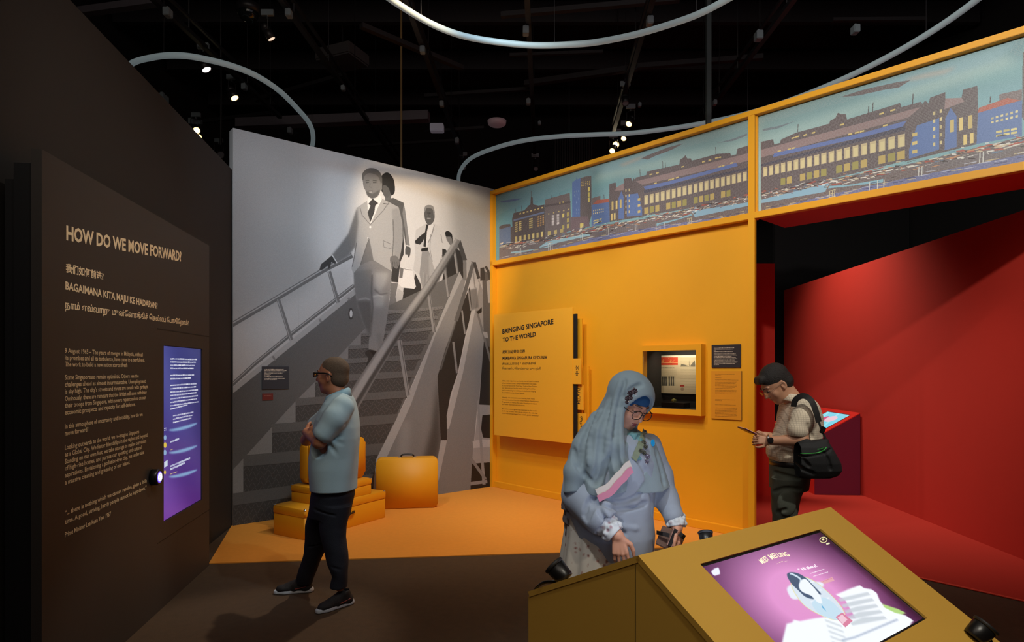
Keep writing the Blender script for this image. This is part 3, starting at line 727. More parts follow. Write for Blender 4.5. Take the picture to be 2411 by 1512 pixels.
# round button with a lit symbol
bu, bv = WP.uv(358, 1124)
c = WP.at(bu, bv, 0); n = WP.N
bm = bmesh.new(); bm_lathe(bm, c, n, [(0, .052), (.036, .052), (.045, .047), (.046, .038)], 28); bt = build('knob', bm, M_BLKPL, tp, True)
bm = bmesh.new(); bm_lathe(bm, c+n*.0462, n, [(0, .037), (.001, .037)], 28); r_ = build('knob_light', bm, mat('knob_glow', S(110, 84, 250), .4, emit=.9), bt)
bm = bmesh.new()
for rr in (0.024,):
    pts = [c+n*.0485+WP.U*(rr*math.cos(t))+Vector((0,0,rr*math.sin(t))) for t in np.linspace(0, 2*math.pi, 25)]
    bm_tube(bm, pts, .004, 6)
bm_box(bm, c+n*.0485, (.004, .004, .03)); bm_box(bm, c+n*.0485+Vector((0,0,.008)), (.01, .014, .004)); bm_box(bm, c+n*.0485-Vector((0,0,.008)), (.01, .014, .004))
build('knob_symbol', bm, mat('symbol_glow', S(240, 240, 255), .4, emit=1.6), bt)
# lettering
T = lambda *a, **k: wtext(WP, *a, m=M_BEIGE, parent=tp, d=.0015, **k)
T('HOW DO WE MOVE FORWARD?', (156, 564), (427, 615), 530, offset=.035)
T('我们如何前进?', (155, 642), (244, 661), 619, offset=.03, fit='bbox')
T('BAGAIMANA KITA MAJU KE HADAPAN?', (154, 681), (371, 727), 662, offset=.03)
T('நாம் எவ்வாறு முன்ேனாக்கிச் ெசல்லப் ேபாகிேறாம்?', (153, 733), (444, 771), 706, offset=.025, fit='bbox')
body = [("9 August 1965 – The years of merger in Malaysia, with all",148,803),("its promises and all its turbulence, have come to a tearful end.",195,816),("The work to build a new nation starts afresh",241,698),
("Some Singaporeans remain optimistic. Others see the",332,775),("challenges ahead as almost insurmountable. Unemployment",380,823),("is sky high. The city's streets and rivers are awash with garbage.",428,840),
("Ominously, there are rumours that the British will soon withdraw",478,830),("their troops from Singapore, with severe repercussions on our",524,825),("economic prospects and capacity for self-defence.",572,752),
("In this atmosphere of uncertainty and instability, how do we",668,802),("move forward?",715,430),("Looking outwards to the world, we re-imagine Singapore",812,778),
("as a Global City. We foster friendships in the region and beyond.",860,838),("Standing on our own feet, we take courage to realise our vision",908,826),("of high-rise homes, and pursue our sporting and cultural",955,795),
("aspirations. Envisioning a pollution-free city, we undertake",1003,812),("a massive cleaning and greening of our island.",1052,715),("“... there is nothing which we cannot resolve, given a little",1262,830),
("time. A good, striving, hardy people cannot be kept down.”",1322,828),("Prime Minister Lee Kuan Yew, 1967",1410,585)]
M_BEIGE2 = mat('beige_small_lettering', S(232, 212, 168), 0.6, emit=0.03)  # small print brightened by a faint added glow too
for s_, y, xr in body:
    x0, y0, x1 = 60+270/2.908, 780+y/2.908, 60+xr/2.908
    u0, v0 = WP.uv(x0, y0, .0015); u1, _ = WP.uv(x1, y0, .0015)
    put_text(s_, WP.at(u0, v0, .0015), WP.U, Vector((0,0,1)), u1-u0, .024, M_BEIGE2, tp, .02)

# ================================================================== things on the mural wall
def plaque(name, W, px, rows, col, ink, label, d=0.012, ch=1.6, cat='plaque', grp=None):
    (xl, yt), (xr, yb) = px
    u0, v1 = W.uv(xl, yt, d); u1, v0 = W.uv(xr, yb, d)
    t = thing(name, W.at((u0+u1)/2, v0, 0), label, cat, grp)
    cp = Canvas(u1-u0, v1-v0, 1100, lambda x, y: (W.uv(x, y, d)[0]-u0, W.uv(x, y, d)[1]-v0), col)
    lines_as_print(cp, rows, ink, ch)
    wbox('board', W, u0, u1, v0, v1, 0.0002, d, mat(name+'_edge', S(*col), .5), t, bevel=.001)
    quad_print('printed_face', [W.at(u0,v0,d+.0006), W.at(u1,v0,d+.0006), W.at(u1,v1,d+.0006), W.at(u0,v1,d+.0006)], image_mat(label[:40], np.clip(cp.a, 0, 1), .5), t)
    return t
q = lambda x, y: (600+x/13.75, 850+y/13.75)
rows = [(*q(312,285),*q(935,285)),(*q(312,325),*q(1020,325)),(*q(312,366),*q(965,366)),(*q(312,405),*q(895,405)),(*q(312,443),*q(515,443)),(*q(312,483),*q(480,483)),(*q(312,515),*q(895,515)),(*q(312,580),*q(975,580)),(*q(312,617),*q(715,617))]
plaque('caption_plaque', WM, ((617, 863), (680, 916)), rows, (52, 54, 60), (226, 212, 190), 'dark caption plaque with white lines of print on the photo mural', ch=1.7)
plaque('red_label', WM, ((617.5, 927), (643, 942.5)), [(*q(300,1140),*q(530,1140))], (112, 40, 34), (150, 90, 80), 'small dark red label just below the dark plaque on the photo mural', d=.008, ch=2.4)

# ================================================================== things on the yellow wall
kb = lambda x, y: (1160+x/4.446, 720+y/4.446)
BD = 0.185
bu0, bv1 = WY.uv(1163.5, 741, BD); bu1, _ = WY.uv(1348, 726, BD); _, bv0 = WY.uv(1344, 1045, BD)
bk = thing('book_board', WY.at((bu0+bu1)/2, bv0, .05), 'big yellow wall book with black lettering and index tabs on the yellow wall', 'sign')
wbox('cover_board', WY, bu0, bu1, bv0, bv1, BD-.018, BD, M_BOOK, bk, bevel=.002)
def page(name, xl, yt, xr, yb, d, th, m, lab=None):
    a, v1 = WY.uv(xr, yt, d); _, v0 = WY.uv(xr, yb, d)
    u0 = bu1-.25 if xl is None else WY.uv(xl, yt, d)[0]
    o = wbox(name, WY, u0, a, v0, v1, d-th, d, m, bk, bevel=.001)
    if lab: o['label'] = lab
    return a, v0, v1
page('inner_board', None, 739, 1358, 1035, .164, .016, M_EDGE, 'black inner board')
a1 = page('index_tab', None, 844, 1368, 905, .180, .012, M_BOOK)
a2 = page('index_tab', None, 908, 1373.5, 966, .142, .012, M_BOOK)
a3 = page('index_tab', None, 974, 1380, 1032, .118, .012, M_BOOK)
page('rear_board', None, 750, 1370, 1030, .10, .02, M_YEL, 'yellow rear board')
page('rear_board', None, 863, 1386, 1030, .06, .02, M_YEL, 'yellow rear board')
wbox('wall_mount', WY, bu0+.25, bu1-.3, bv0+.15, bv1-.15, 0.0, .166, M_EDGE, bk)
def vtext(s_, x, y0, y1, d, wpx):
    """lettering reading upwards; x: pixel of the base line"""
    u, v0 = WY.uv(x, y0, d); _, v1 = WY.uv(x, y1, d); ut, _ = WY.uv(x-wpx, y0, d)
    return put_text(s_, WY.at(u, v0, d), Vector((0,0,1)), -WY.U, v1-v0, u-ut, M_INK, bk, .01, fit='bbox')
vtext('中文', 1363, 885, 860, .1808, 8.5); vtext('MELAYU', 1366, 952, 914, .1428, 6.5); vtext('தமிழ்', 1372, 1018, 980, .1188, 7)
B = lambda *a, **k: wtext(WY, *a, parent=bk, d=BD+.001, **k)
B('BRINGING SINGAPORE', kb(101,295), kb(636,190), kb(0,245)[1], m=M_INK, offset=.035)
B('TO THE WORLD', kb(104,382), kb(452,320), kb(0,335)[1], m=M_INK, offset=.035)
B('把新加坡带向世界', kb(102,503), kb(340,497), kb(0,466)[1], m=M_INK, fit='bbox', offset=.02)
B('MEMBAWA SINGAPURA KE DUNIA', kb(102,564), kb(570,557), kb(0,533)[1], m=M_INK, offset=.03)
B('சிங்கப்பூைர உலகுக்குக்', kb(100,626), kb(452,622), kb(0,590)[1], m=M_INK, fit='bbox', offset=.006)
B('ெகாண்டுெசல்லும் முயற்சி', kb(100,676), kb(504,680), kb(0,640)[1], m=M_INK, fit='bbox', offset=.006)
bt_ = ["With a little help from our friends, we will stand a chance","of survival as a small, newly-independent city-state","in an uncertain world. From New York to New Zealand,","our diplomats are hard at work, building friendships","and contributing to multilateral platforms ranging","from ASEAN to the United Nations.",None,
"Already, our connections are bearing fruit. Funds","and experts arrive from the United Nations Development","Programme, as well as the Asian Development Bank","and other international institutions.",None,"But not everyone agrees that openness to the world","is the way forward. How can we mitigate the risks that","come with being plugged into volatile global networks?"]
ends = [484,458,470,447,452,335,0,440,482,462,340,0,458,470,480]
ys = [793,817,842,866,891,915,0,965,990,1014,1037,0,1084,1107,1131]
for s_, xe, y in zip(bt_, ends, ys):
    if not s_: continue
    u0, v0 = WY.uv(*kb(100, y), BD); u1, _ = WY.uv(*kb(xe, y), BD)
    put_text(s_, WY.at(u0, v0, BD+.001), WY.U, Vector((0,0,1)), u1-u0, .0175, M_INK2, bk, .012)

# display case let into the yellow wall
kd = lambda x, y: (1490+x/6.871, 790+y/6.871)
uw = WY.uv(*kd(1178, 700), 0)[0]
best = min((abs(WY.uv(*kd(1105, 700), dd)[0]-uw), dd) for dd in np.arange(.02, .4, .005))[1]
CD = float(best)
cu0, cv1 = WY.uv(*kd(75, 172), CD); cu1, _ = WY.uv(*kd(1105, 160), CD); _, cv0 = WY.uv(*kd(1105, 1305), CD)
ou0, ov1 = WY.uv(*kd(155, 255), CD); ou1, _ = WY.uv(*kd(1020, 242), CD); _, ov0 = WY.uv(*kd(1015, 1212), CD)
dc = thing('display_case', WY.at((cu0+cu1)/2, cv0, 0), 'square yellow framed display case set in the yellow wall, holding an old newspaper', 'display case')
bm = bmesh.new()
for a, b, c_, d_ in ((cu0, ou0, cv0, cv1), (ou1, cu1, cv0, cv1), (ou0, ou1, cv0, ov0), (ou0, ou1, ov1, cv1)): WY.box(bm, a, b, c_, d_, 0.0, CD)
bmesh.ops.remove_doubles(bm, verts=bm.verts, dist=1e-5)
build('case_frame', bm, M_YEL, dc)
IDP = -.30
M_CASE = mat('case_lining', S(42, 40, 38), .8)
bm = bmesh.new()
for a, b, c_, d_, e, f in ((ou0-.02, ou0, ov0, ov1, IDP, 0), (ou1, ou1+.02, ov0, ov1, IDP, 0), (ou0-.02, ou1+.02, ov1, ov1+.02, IDP, 0), (ou0-.02, ou1+.02, ov0-.02, ov0, IDP, 0), (ou0-.02, ou1+.02, ov0-.02, ov1+.02, IDP-.02, IDP)):
    WY.box(bm, a, b, c_, d_, e, f)
build('lining', bm, M_CASE, dc)
gl = bpy.data.materials.new('case_glass'); gl.use_nodes = True
_b = gl.node_tree.nodes['Principled BSDF']; _b.inputs['Transmission Weight'].default_value = 1; _b.inputs['Roughness'].default_value = 0; _b.inputs['IOR'].default_value = 1.45
_b.inputs['Base Color'].default_value = (1, 1, 1, 1)
_o = gl.node_tree.nodes['Material Output']; _t = gl.node_tree.nodes.new('ShaderNodeBsdfTransparent'); _g = gl.node_tree.nodes.new('ShaderNodeBsdfGlossy'); _g.inputs['Roughness'].default_value = 0.01
_f = gl.node_tree.nodes.new('ShaderNodeFresnel'); _m = gl.node_tree.nodes.new('ShaderNodeMixShader')
gl.node_tree.links.new(_f.outputs[0], _m.inputs[0]); gl.node_tree.links.new(_t.outputs[0], _m.inputs[1]); gl.node_tree.links.new(_g.outputs[0], _m.inputs[2]); gl.node_tree.links.new(_m.outputs[0], _o.inputs[0])
wbox('glass', WY, ou0, ou1, ov0, ov1, CD-.02, CD-.016, gl, dc)
ld = bpy.data.lights.new('case_lamp', 'AREA'); ld.energy = 1.3; ld.color = (1, .88, .68); ld.shape = 'RECTANGLE'; ld.size = .4; ld.size_y = .03
lo = bpy.data.objects.new('case_lamp', ld); lo.location = WY.at((ou0+ou1)/2, ov1-.01, -.10); lo.rotation_euler = (Vector(WY.at((ou0+ou1)/2, ov0+.3, IDP))-Vector(lo.location)).to_track_quat('-Z','Y').to_euler(); COL.objects.link(lo)
# newspaper on the back of the case
ND = IDP+.03
nu0, nv1 = WY.uv(*kd(350, 328), ND); _, nv0 = WY.uv(*kd(390, 930), ND); nu1 = ou1-.012
cn = Canvas(nu1-nu0, nv1-nv0, 900, lambda x, y: (WY.uv(x, y, ND)[0]-nu0, WY.uv(x, y, ND)[1]-nv0), (214, 196, 158))
D = lambda L: [kd(x, y) for x, y in L]
cn.poly(D([(350,328),(1100,320),(1100,350),(370,352),(385,925),(365,930)]), (238, 232, 206))
cn.poly(D([(372,353),(728,353),(728,480),(374,482)]), (214, 74, 44)); cn.line(D([(374,443),(728,440)]), 1, (238,190,120)); 
for bx in (430, 570):
    for i in range(9):
        x = bx+random.uniform(0, 80); y = 378+random.uniform(0, 50)
        cn.line(D([(x, y), (x+random.uniform(-30, 30), y+random.uniform(-18, 22))]), .8, (236, 200, 110))
lines_as_print(cn, [(*kd(470,468),*kd(635,464))], (90,30,20), 1.3); lines_as_print(cn, [(*kd(420,530),*kd(680,530))], (70,60,48), 2)
for i in range(7): lines_as_print(cn, [(*kd(392,562+i*14),*kd(710,560+i*14))], (160,146,118), .8, .6)
cn.poly(D([(424,660),(690,662),(690,815),(424,818)]), (196,184,150))
for x0 in (428,470,500,525,575,610,640):
    cn.poly(D([(x0,665),(x0+26,665),(x0+22,740),(x0+28,815),(x0+4,815),(x0+6,740)]), (66,62,54), .9)
for i in range(22): lines_as_print(cn, [(*kd(770,375+i*25),*kd(1080,372+i*25))], (150,136,110), .9, .5)
cn.poly(D([(770,505),(785,460),(860,480),(910,500),(910,390),(920,500),(1000,400),(1010,505)]), (90,86,74), .8)
cn.poly(D([(762,802),(832,802),(832,830),(762,830)]), (176,50,30)); cn.ell(kd(800,868),(4,4),(150,120,96),.6)
npaper = thing('newspaper', WY.at((nu0+nu1)/2, nv0, ND), 'old newspaper sheets with a red masthead mounted inside the display case', 'newspaper')
wbox('mount_board', WY, nu0, nu1, nv0, nv1, IDP+.0005, ND-.001, mat('paper_edge', S(226, 214, 184), .7), npaper)
quad_print('newspaper_page', [WY.at(nu0,nv0,ND), WY.at(nu1,nv0,ND), WY.at(nu1,nv1,ND), WY.at(nu0,nv1,ND)], image_mat('newspaper_picture', np.clip(cn.a, 0, 1), .7), npaper)
# plinth and gem stone
pd0, pd1 = -.22, -.10
pu0, pv1 = WY.uv(*kd(460, 1082), pd1); pu1, _ = WY.uv(*kd(825, 1098), pd1)
o = wbox('plinth', WY, pu0, pu1, ov0, pv1, pd0, pd1, mat('plinth_black', S(34, 30, 30), .5), None, bevel=.002)
setp(o, 'low black plinth on the floor of the display case below the newspaper', 'plinth')
gc = WY.at(*WY.uv(*kd(662, 1066), -.16), -.16); gc.z = pv1+.022
bm = bmesh.new(); bmesh.ops.create_icosphere(bm, subdivisions=1, radius=.024, matrix=Matrix.Translation(gc))
for v in bm.verts: v.co.x = gc.x+(v.co.x-gc.x)*1.3; v.co.z = max(v.co.z, pv1)
o = build('gem_stone', bm, mat('gem', S(190, 190, 120), .08, metal=.6)); setp(o, 'small faceted glittering stone on the black plinth in the display case', 'gem')
# wall pieces around the case (the wall itself has the opening)
# caption plaques to the right of the case
kq = kd
rows = [(*kq(1312,212),*kq(1640,205)),(*kq(1312,232),*kq(1620,228)),(*kq(1312,252),*kq(1340,252)),(*kq(1312,270),*kq(1615,268))]
rows += [(*kq(1312,305+i*19.5),*kq((1668,1688,1600,1665,1690,1650,1698,1690,1650,1395)[i],303+i*19.5)) for i in range(10)]
plaque('caption_plaque', WY, (kq(1274,155), kq(1744,517)), rows, (48, 42, 44), (206, 190, 170), 'dark caption plaque with pale print right of the display case', ch=1.5)
rows = [(*kq(1332,632),*kq(1645,636)),(*kq(1335,650),*kq(1425,652)),(*kq(1335,690),*kq(1430,692))]
rows += [(*kq(1332,722+i*19.5),*kq((1705,1680,1675,1660,1690,1685,1650,1610)[i],728+i*19.5)) for i in range(8)]
rows += [(*kq(1332,890+i*19.5),*kq(1685-10*i,896+i*19.5)) for i in range(4)] + [(*kq(1332,1040),*kq(1650,1050)),(*kq(1332,1058),*kq(1440,1062)),(*kq(1332,1125),*kq(1665,1133))]
rows += [(*kq(1332,1175+i*19),*kq(1690-8*(i % 3),1187+i*19)) for i in range(8)]
plaque('caption_plaque', WY, (kq(1268,575), kq(1758,1372)), rows, (226, 150, 34), (140, 86, 20), 'yellow caption plaque with brown print below the dark plaque beside the display case', ch=1.2)
# ================================================================== luggage
def suitcase(name, o, ud, wd, L, W_, H, z0, label, R=.06, handle='top', lid=.72, seam=True, grp='yellow luggage on the orange carpet'):
    """o: near bottom corner, ud: long direction, wd: depth direction; rounded upright case or trunk"""
    ud = Vector((*ud, 0)).normalized(); wd = Vector((*wd, 0)).normalized()
    o = Vector((o[0], o[1], z0))
    t = thing(name, o+ud*L/2+wd*W_/2, label, 'suitcase', grp)
    at = lambda a, b, c: o+ud*a+wd*b+Vector((0, 0, c))
    def rbox(nm, a0, a1, b0, b1, c0, c1, r, m, axis='b', bev=.006):
        bm = bmesh.new(); pts = []
        if axis == 'b': A0, A1, C0_, C1 = a0, a1, c0, c1
        else: A0, A1, C0_, C1 = a0, a1, b0, b1
        for cx, cy, s0 in ((A1-r, C0_+r, -90), (A1-r, C1-r, 0), (A0+r, C1-r, 90), (A0+r, C0_+r, 180)):
            for k in range(7):
                th = math.radians(s0+k*15); pts.append((cx+r*math.cos(th), cy+r*math.sin(th)))
        n = len(pts)
        f = (lambda p, e: at(p[0], e, p[1])) if axis == 'b' else (lambda p, e: at(p[0], p[1], e))
        e0, e1 = (b0, b1) if axis == 'b' else (c0, c1)
        v0 = [bm.verts.new(f(p, e0)) for p in pts]; v1 = [bm.verts.new(f(p, e1)) for p in pts]
        fa = bm.faces.new(v0); fb = bm.faces.new(v1[::-1])
        for i in range(n): bm.faces.new((v0[i], v1[i], v1[(i+1) % n], v0[(i+1) % n]))
        if bev:
            ed = list(fa.edges)+list(fb.edges)
            bmesh.ops.bevel(bm, geom=ed, offset=bev, segments=3, affect='EDGES', clamp_overlap=True)
        return build(nm, bm, m, t, True)
    if handle == 'top':      # upright case: two shells and a seam band
        rbox('front_shell', 0, L, 0, W_*.46, .004, H, R, M_LUG, bev=.012)
        rbox('rear_shell', 0, L, W_*.54, W_, .004, H, R, M_LUG, bev=.012)
        rbox('seam_band', .004, L-.004, W_*.45, W_*.55, .008, H-.004, R, M_LUG, bev=0)
        c = at(L/2, W_*.5, H)
        bm = bmesh.new(); pts = [c-ud*.075+Vector((0,0,-.004)), c-ud*.068+Vector((0,0,.022)), c-ud*.04+Vector((0,0,.034)), c+ud*.04+Vector((0,0,.034)), c+ud*.068+Vector((0,0,.022)), c+ud*.075+Vector((0,0,-.004))]
        bm_tube(bm, catmull(pts, 4), .0095, 8); hd = build('handle', bm, M_BLKPL, t, True)
        for s_ in (-1, 1):
            bm = bmesh.new(); bm_box(bm, c+ud*.085*s_+Vector((0,0,.004)), (.035, .03, .014), rz=math.atan2(ud.y, ud.x)); build('handle_mount', bm, M_CHROME, hd, bevel=.003)
        for a, b in ((.06, .05), (L-.06, .05), (.06, W_-.05), (L-.06, W_-.05)):
            bm = bmesh.new(); bm_lathe(bm, at(a, b, 0), (0,0,1), [(0, .012), (.008, .014)], 10); build('foot', bm, M_BLKPL, t)
    else:                    # lying trunk: body, lid, corner guards, side handle
        rbox('trunk_body', 0, L, 0, W_, 0, H*lid, R, M_LUG, axis='c', bev=.004)
        rbox('lid', -.004, L+.004, -.004, W_+.004, H*lid+.004, H, R, M_LUG, axis='c', bev=.008)
        rbox('seam_band', .003, L-.003, .003, W_-.003, H*lid, H*lid+.004, R, M_INK2, axis='c', bev=0)
        if handle == 'side':
            bm = bmesh.new(); c = at(L*.5, 0, H*.52); n_ = -wd
            pts = [c-ud*.06, c-ud*.055+n_*.022, c+n_*.028, c+ud*.055+n_*.022, c+ud*.06]
            bm_tube(bm, catmull(pts, 4), .010, 8); build('handle', bm, M_BLKPL, t, True)
            for s_ in (-1, 1):
                bm = bmesh.new(); bm_box(bm, c+ud*.07*s_+n_*.003, (.03, .008, .026), rz=math.atan2(ud.y, ud.x)); build('handle_mount', bm, M_BLKPL, t)
        for a, b in ((0, 0), (L, 0), (0, W_), (L, W_)):
            bm = bmesh.new(); bm_ell(bm, at(a+(.012 if a == 0 else -.012), b+(.012 if b == 0 else -.012), H-.012), (.018, .018, .018), seg=10); build('corner_guard', bm, M_CHROME, t, True)
    return t
LU, LW = (.52, .854), (-.854, .52)
K0 = Vector((-1.926, 5.926))
kk = lambda a, b: (K0.x+LU[0]*a+LW[0]*b, K0.y+LU[1]*a+LW[1]*b)
suitcase('trunk', kk(0, 0), LU, LW, 1.09, .45, .283, .009, 'largest yellow lying trunk at the bottom of the luggage pile behind the standing man', R=.02, handle='side')
suitcase('trunk', kk(.20, .03), LU, LW, .71, .41, .16, .293, 'shallow yellow lying case in the middle of the luggage pile', R=.02, handle='none', lid=.6)
suitcase('suitcase', kk(.27, .14), LU, LW, .66, .25, .43, .454, 'upright yellow suitcase on top of the luggage pile', R=.06)
suitcase('suitcase', (-1.545, 7.235), (.69, .10), (-.10, .69), .70, .19, .572, .009, 'upright yellow suitcase with a black handle standing alone on the orange carpet', R=.055)

# ================================================================== the near console
class Plane3:
    def __init__(s, O, U, V): s.O = Vector(O); s.U = Vector(U).normalized(); s.V = Vector(V).normalized(); s.N = s.U.cross(s.V).normalized()
    def at(s, u, v, d=0): return s.O+s.U*u+s.V*v+s.N*d
    def uv(s, x, y, d=0):
        r = Vector(((x-CX)/F, 1, -(y-HY)/F)); C = Vector((0, 0, CAMZ)); o = s.O+s.N*d
        t = (o-C).dot(s.N)/r.dot(s.N); q_ = C+r*t-o; return q_.dot(s.U), q_.dot(s.V)
    def box(s, bm, u0, u1, v0, v1, d0, d1):
        bm_hexa(bm, [s.at(u0,v0,d0), s.at(u1,v0,d0), s.at(u1,v1,d0), s.at(u0,v1,d0), s.at(u0,v0,d1), s.at(u1,v0,d1), s.at(u1,v1,d1), s.at(u0,v1,d1)])
M_CONS = mat('console_yellow', S(226, 176, 76), 0.5, noise=.02, nscale=4)
E = Vector((.805, .593, 0)).normalized(); Gd = Vector((.593, -.805, 0)).normalized()
CA = Vector((.376, 1.9, 1.045)); CL = 1.129; CT = .62; SF = .60; SB = .535; TB = .482
con = thing('touch_console', CA+E*CL/2-Vector((0,0,CA.z)), 'large yellow double sloped touch screen console in the right foreground', 'console')
g3 = (Gd+Vector((0, 0, -CT))).normalized(); b3 = (-Gd+Vector((0, 0, -TB))).normalized()
PF = Plane3(CA, E, -g3)       # front slope: u along the ridge, v upwards along the slope (0 at the ridge)
bm = bmesh.new()
prof = [(-SB, 0), (-SB, CA.z-SB*TB-.02), (0, CA.z-.022), (SF, CA.z-SF*CT-.02), (SF, 0)]
va = [bm.verts.new(CA+Gd*s_+E*.002+Vector((0,0,z-CA.z))) for s_, z in prof]; vb = [bm.verts.new(CA+Gd*s_+E*(CL-.002)+Vector((0,0,z-CA.z))) for s_, z in prof]
bm.faces.new(va); bm.faces.new(vb[::-1])
for i in range(5): bm.faces.new((va[i], vb[i], vb[(i+1) % 5], va[(i+1) % 5]))
build('console_body', bm, M_CONS, con)
LF = SF*math.sqrt(1+CT*CT); LB = SB*math.sqrt(1+TB*TB)
a1 = PF.uv(1647.3, 1327); a2 = PF.uv(1934, 1246.7); a3 = PF.uv(2189, 1452.7)
print('screen', a1, a2, a3, 'LF', LF, 'corner B', PF.uv(1955, 1194), PF.uv(2285, 1447))
s0u, s1u = a1[0], a2[0]; s1v = (a1[1]+a2[1])/2; s0v = a3[1]
bm = bmesh.new()
for r in ((0, s0u, -LF, 0), (s1u, CL, -LF, 0), (s0u, s1u, -LF, s0v), (s0u, s1u, s1v, 0)): PF.box(bm, *r, -.019, 0)
build('top_frame', bm, M_CONS, con)
bm = bmesh.new(); PF.box(bm, s0u+.0006, s1u-.0006, s0v+.0006, s1v-.0006, -.018, -.0075); cbz = build('screen_bezel', bm, M_EDGE, con)
PB = Plane3(CA, -E, -b3)
bm = bmesh.new(); PB.box(bm, -CL, 0, -LB, 0, -.019, 0); build('rear_top_frame', bm, M_CONS, con)
bm = bmesh.new(); PB.box(bm, -CL+.2, -.2, -LB+.08, -.08, .0005, .002); build('rear_screen', bm, mat('rear_screen_glow', S(196, 206, 232), .2, emit=2.6), con)
# seam of the two halves on the end face
bm = bmesh.new(); bm_hexa(bm, [CA+E*e_+Gd*x+Vector((0,0,z-CA.z)) for z in (0.002, CA.z-.03) for e_, x in ((.0014,-.0118),(.0014,-.0108),(.0022,-.0108),(.0022,-.0118))]); build('panel_seam', bm, M_EDGE, con)
# picture on the screen
cc = Canvas(s1u-s0u, s1v-s0v, 1100, lambda x, y: (PF.uv(x, y, -.007)[0]-s0u, PF.uv(x, y, -.007)[1]-s0v), (190, 110, 170))
h, w = cc.h, cc.w; yy = np.linspace(0, 1, h)[:, None, None]; xx = np.linspace(0, 1, w)[None, :, None]
rr = np.sqrt(((xx-.42)/.62)**2+((yy-.5)/.75)**2)
cc.a[:] = np.clip(1.0-np.clip(rr-.35, 0, 1), .35, 1)*np.array([.88, .60, .80])+np.array([.0, -.06, .02])*rr
cc.a = np.where(xx > .93, cc.a*(1-.4*(xx-.93)/.07), cc.a)
z2 = lambda L: [(1640+x/3.127, 1190+y/3.127) for x, y in L]
WH = (244, 250, 255)
cc.poly(z2([(660,610),(690,580),(720,600),(760,560),(800,570),(880,560),(930,570),(930,600),(860,650),(760,690),(700,690),(670,650)]), (230,236,246), 1, 2, smooth=True)
cc.poly(z2([(1380,730),(1440,750),(1500,770),(1560,800),(1480,850),(1400,800)]), (176,214,130), 1, 2)
cc.poly(z2([(1030,660),(1120,620),(1210,588),(1240,610),(1300,620),(1340,650),(1360,700),(1400,760),(1480,800),(1560,820),(1620,860),(1590,900),(1400,1010),(1200,1200),(1100,1500),(640,1500),(600,1150),(640,960),(660,880),(700,870),(715,850),(760,860),(870,840),(950,830),(1180,840),(1100,700)]), WH, 1, 2)
for i in range(5):
    o = i*46
    cc.poly(z2([(1050+o*.5,690+o),(1140+o*.5,668+o*.9),(1270+o*.7,640+o),(1290+o*.7,662+o),(1160+o*.5,695+o),(1065+o*.5,712+o)]), (196,206,214), .85, 2)
    cc.poly(z2([(950+i*14,845+i*42),(1080+i*14,895+i*42),(1080+i*14,910+i*42),(950+i*14,862+i*42)]), (206,214,222), .8, 2)
cc.ell(z2([(905,720)])[0], (1,1), WH)
ov = [(700,520),(760,515),(850,545),(950,620),(1050,720),(1100,800),(1090,850),(1010,850),(900,810),(790,740),(720,650),(690,580)]
cc.poly(z2(ov), (232,214,120), 1, 1, smooth=True)
cc.poly(z2([(x*.975+22, y*.975+17) for x, y in ov]), (214,226,238), 1, 1, smooth=True)
for i in range(5): cc.line(z2([(720+i*60,590+i*62),(860+i*60,560+i*62)]), 3, (240,246,252), .9, 1)
cc.poly(z2([(850,720),(930,680),(1010,720),(1080,800),(1070,850),(1000,845),(900,800)]), (196,222,238), 1, 1, smooth=True)
cc.poly(z2([(920,730),(950,770),(960,790),(930,760)]), (110,180,220))
cc.poly(z2([(658,510),(680,488),(740,495),(800,530),(850,580),(890,620),(918,655),(880,650),(840,600),(800,590),(820,640),(862,690),(800,675),(740,620),(690,570)]), (70,88,116), 1, 1, smooth=True)
cc.line(z2([(680,500),(700,502),(760,540),(755,590)]), 4, (210,226,240), 1, 1, smooth=True)
cc.poly(z2([(765,550),(800,540),(850,590),(900,650),(920,690),(925,725),(890,715),(850,670),(780,640),(750,600)]), (238,244,250), 1, 1, smooth=True)
cc.poly(z2([(1030,830),(1080,795),(1160,860),(1105,910)]), (214,130,160)); cc.poly(z2([(1045,835),(1080,810),(1120,850),(1085,885)]), (236,200,214))
cc.line(z2([(1080,1010),(1180,985),(1500,850)]), 5, (150,166,190), .7, 2)
cc.poly(z2([(84,478),(110,455),(140,448),(150,475),(152,500),(112,512),(95,500)]), (238,240,255), 1, 1)
cc.ell(z2([(930,243)])[0], (9.5,7.5), (240,232,170)); cc.ell(z2([(930,243)])[0], (7.6,5.8), (70,40,60)); cc.ell(z2([(928,240)])[0], (3,2.4), (240,232,170)); cc.poly(z2([(950,270),(975,262),(980,274),(955,282)]), (240,232,190))
lines_as_print(cc, [(*z2([(835,500)])[0],*z2([(940,468)])[0]),(*z2([(858,522)])[0],*z2([(968,490)])[0])], (250,236,246), 2.2)
cc.poly(z2([(910,560),(1000,525),(1018,552),(940,578)]), (226,170,176), .9)
lines_as_print(cc, [(*z2([(930,562)])[0],*z2([(1000,536)])[0])], (206,120,150), 2.0)
cc.line(z2([(575,425),(592,420)]), 1, (240,200,200)); cc.line(z2([(640,407),(660,401)]), 1, (240,200,200)); lines_as_print(cc, [(*z2([(597,416)])[0],*z2([(626,408)])[0])], (244,220,190), 2)
M_SCR2 = image_mat('console_screen_picture', np.clip(cc.a, 0, 1), .15, emit=1.05)
quad_print('screen', [PF.at(s0u+.008,s0v+.008,-.007), PF.at(s1u-.008,s0v+.008,-.007), PF.at(s1u-.008,s1v-.008,-.007), PF.at(s0u+.008,s1v-.008,-.007)], M_SCR2, cbz)['label'] = 'lit pink and purple screen with a drawn girl before a white building'
M_SL = mat('screen_cream_letters', S(250, 240, 190), .5, emit=1.0)
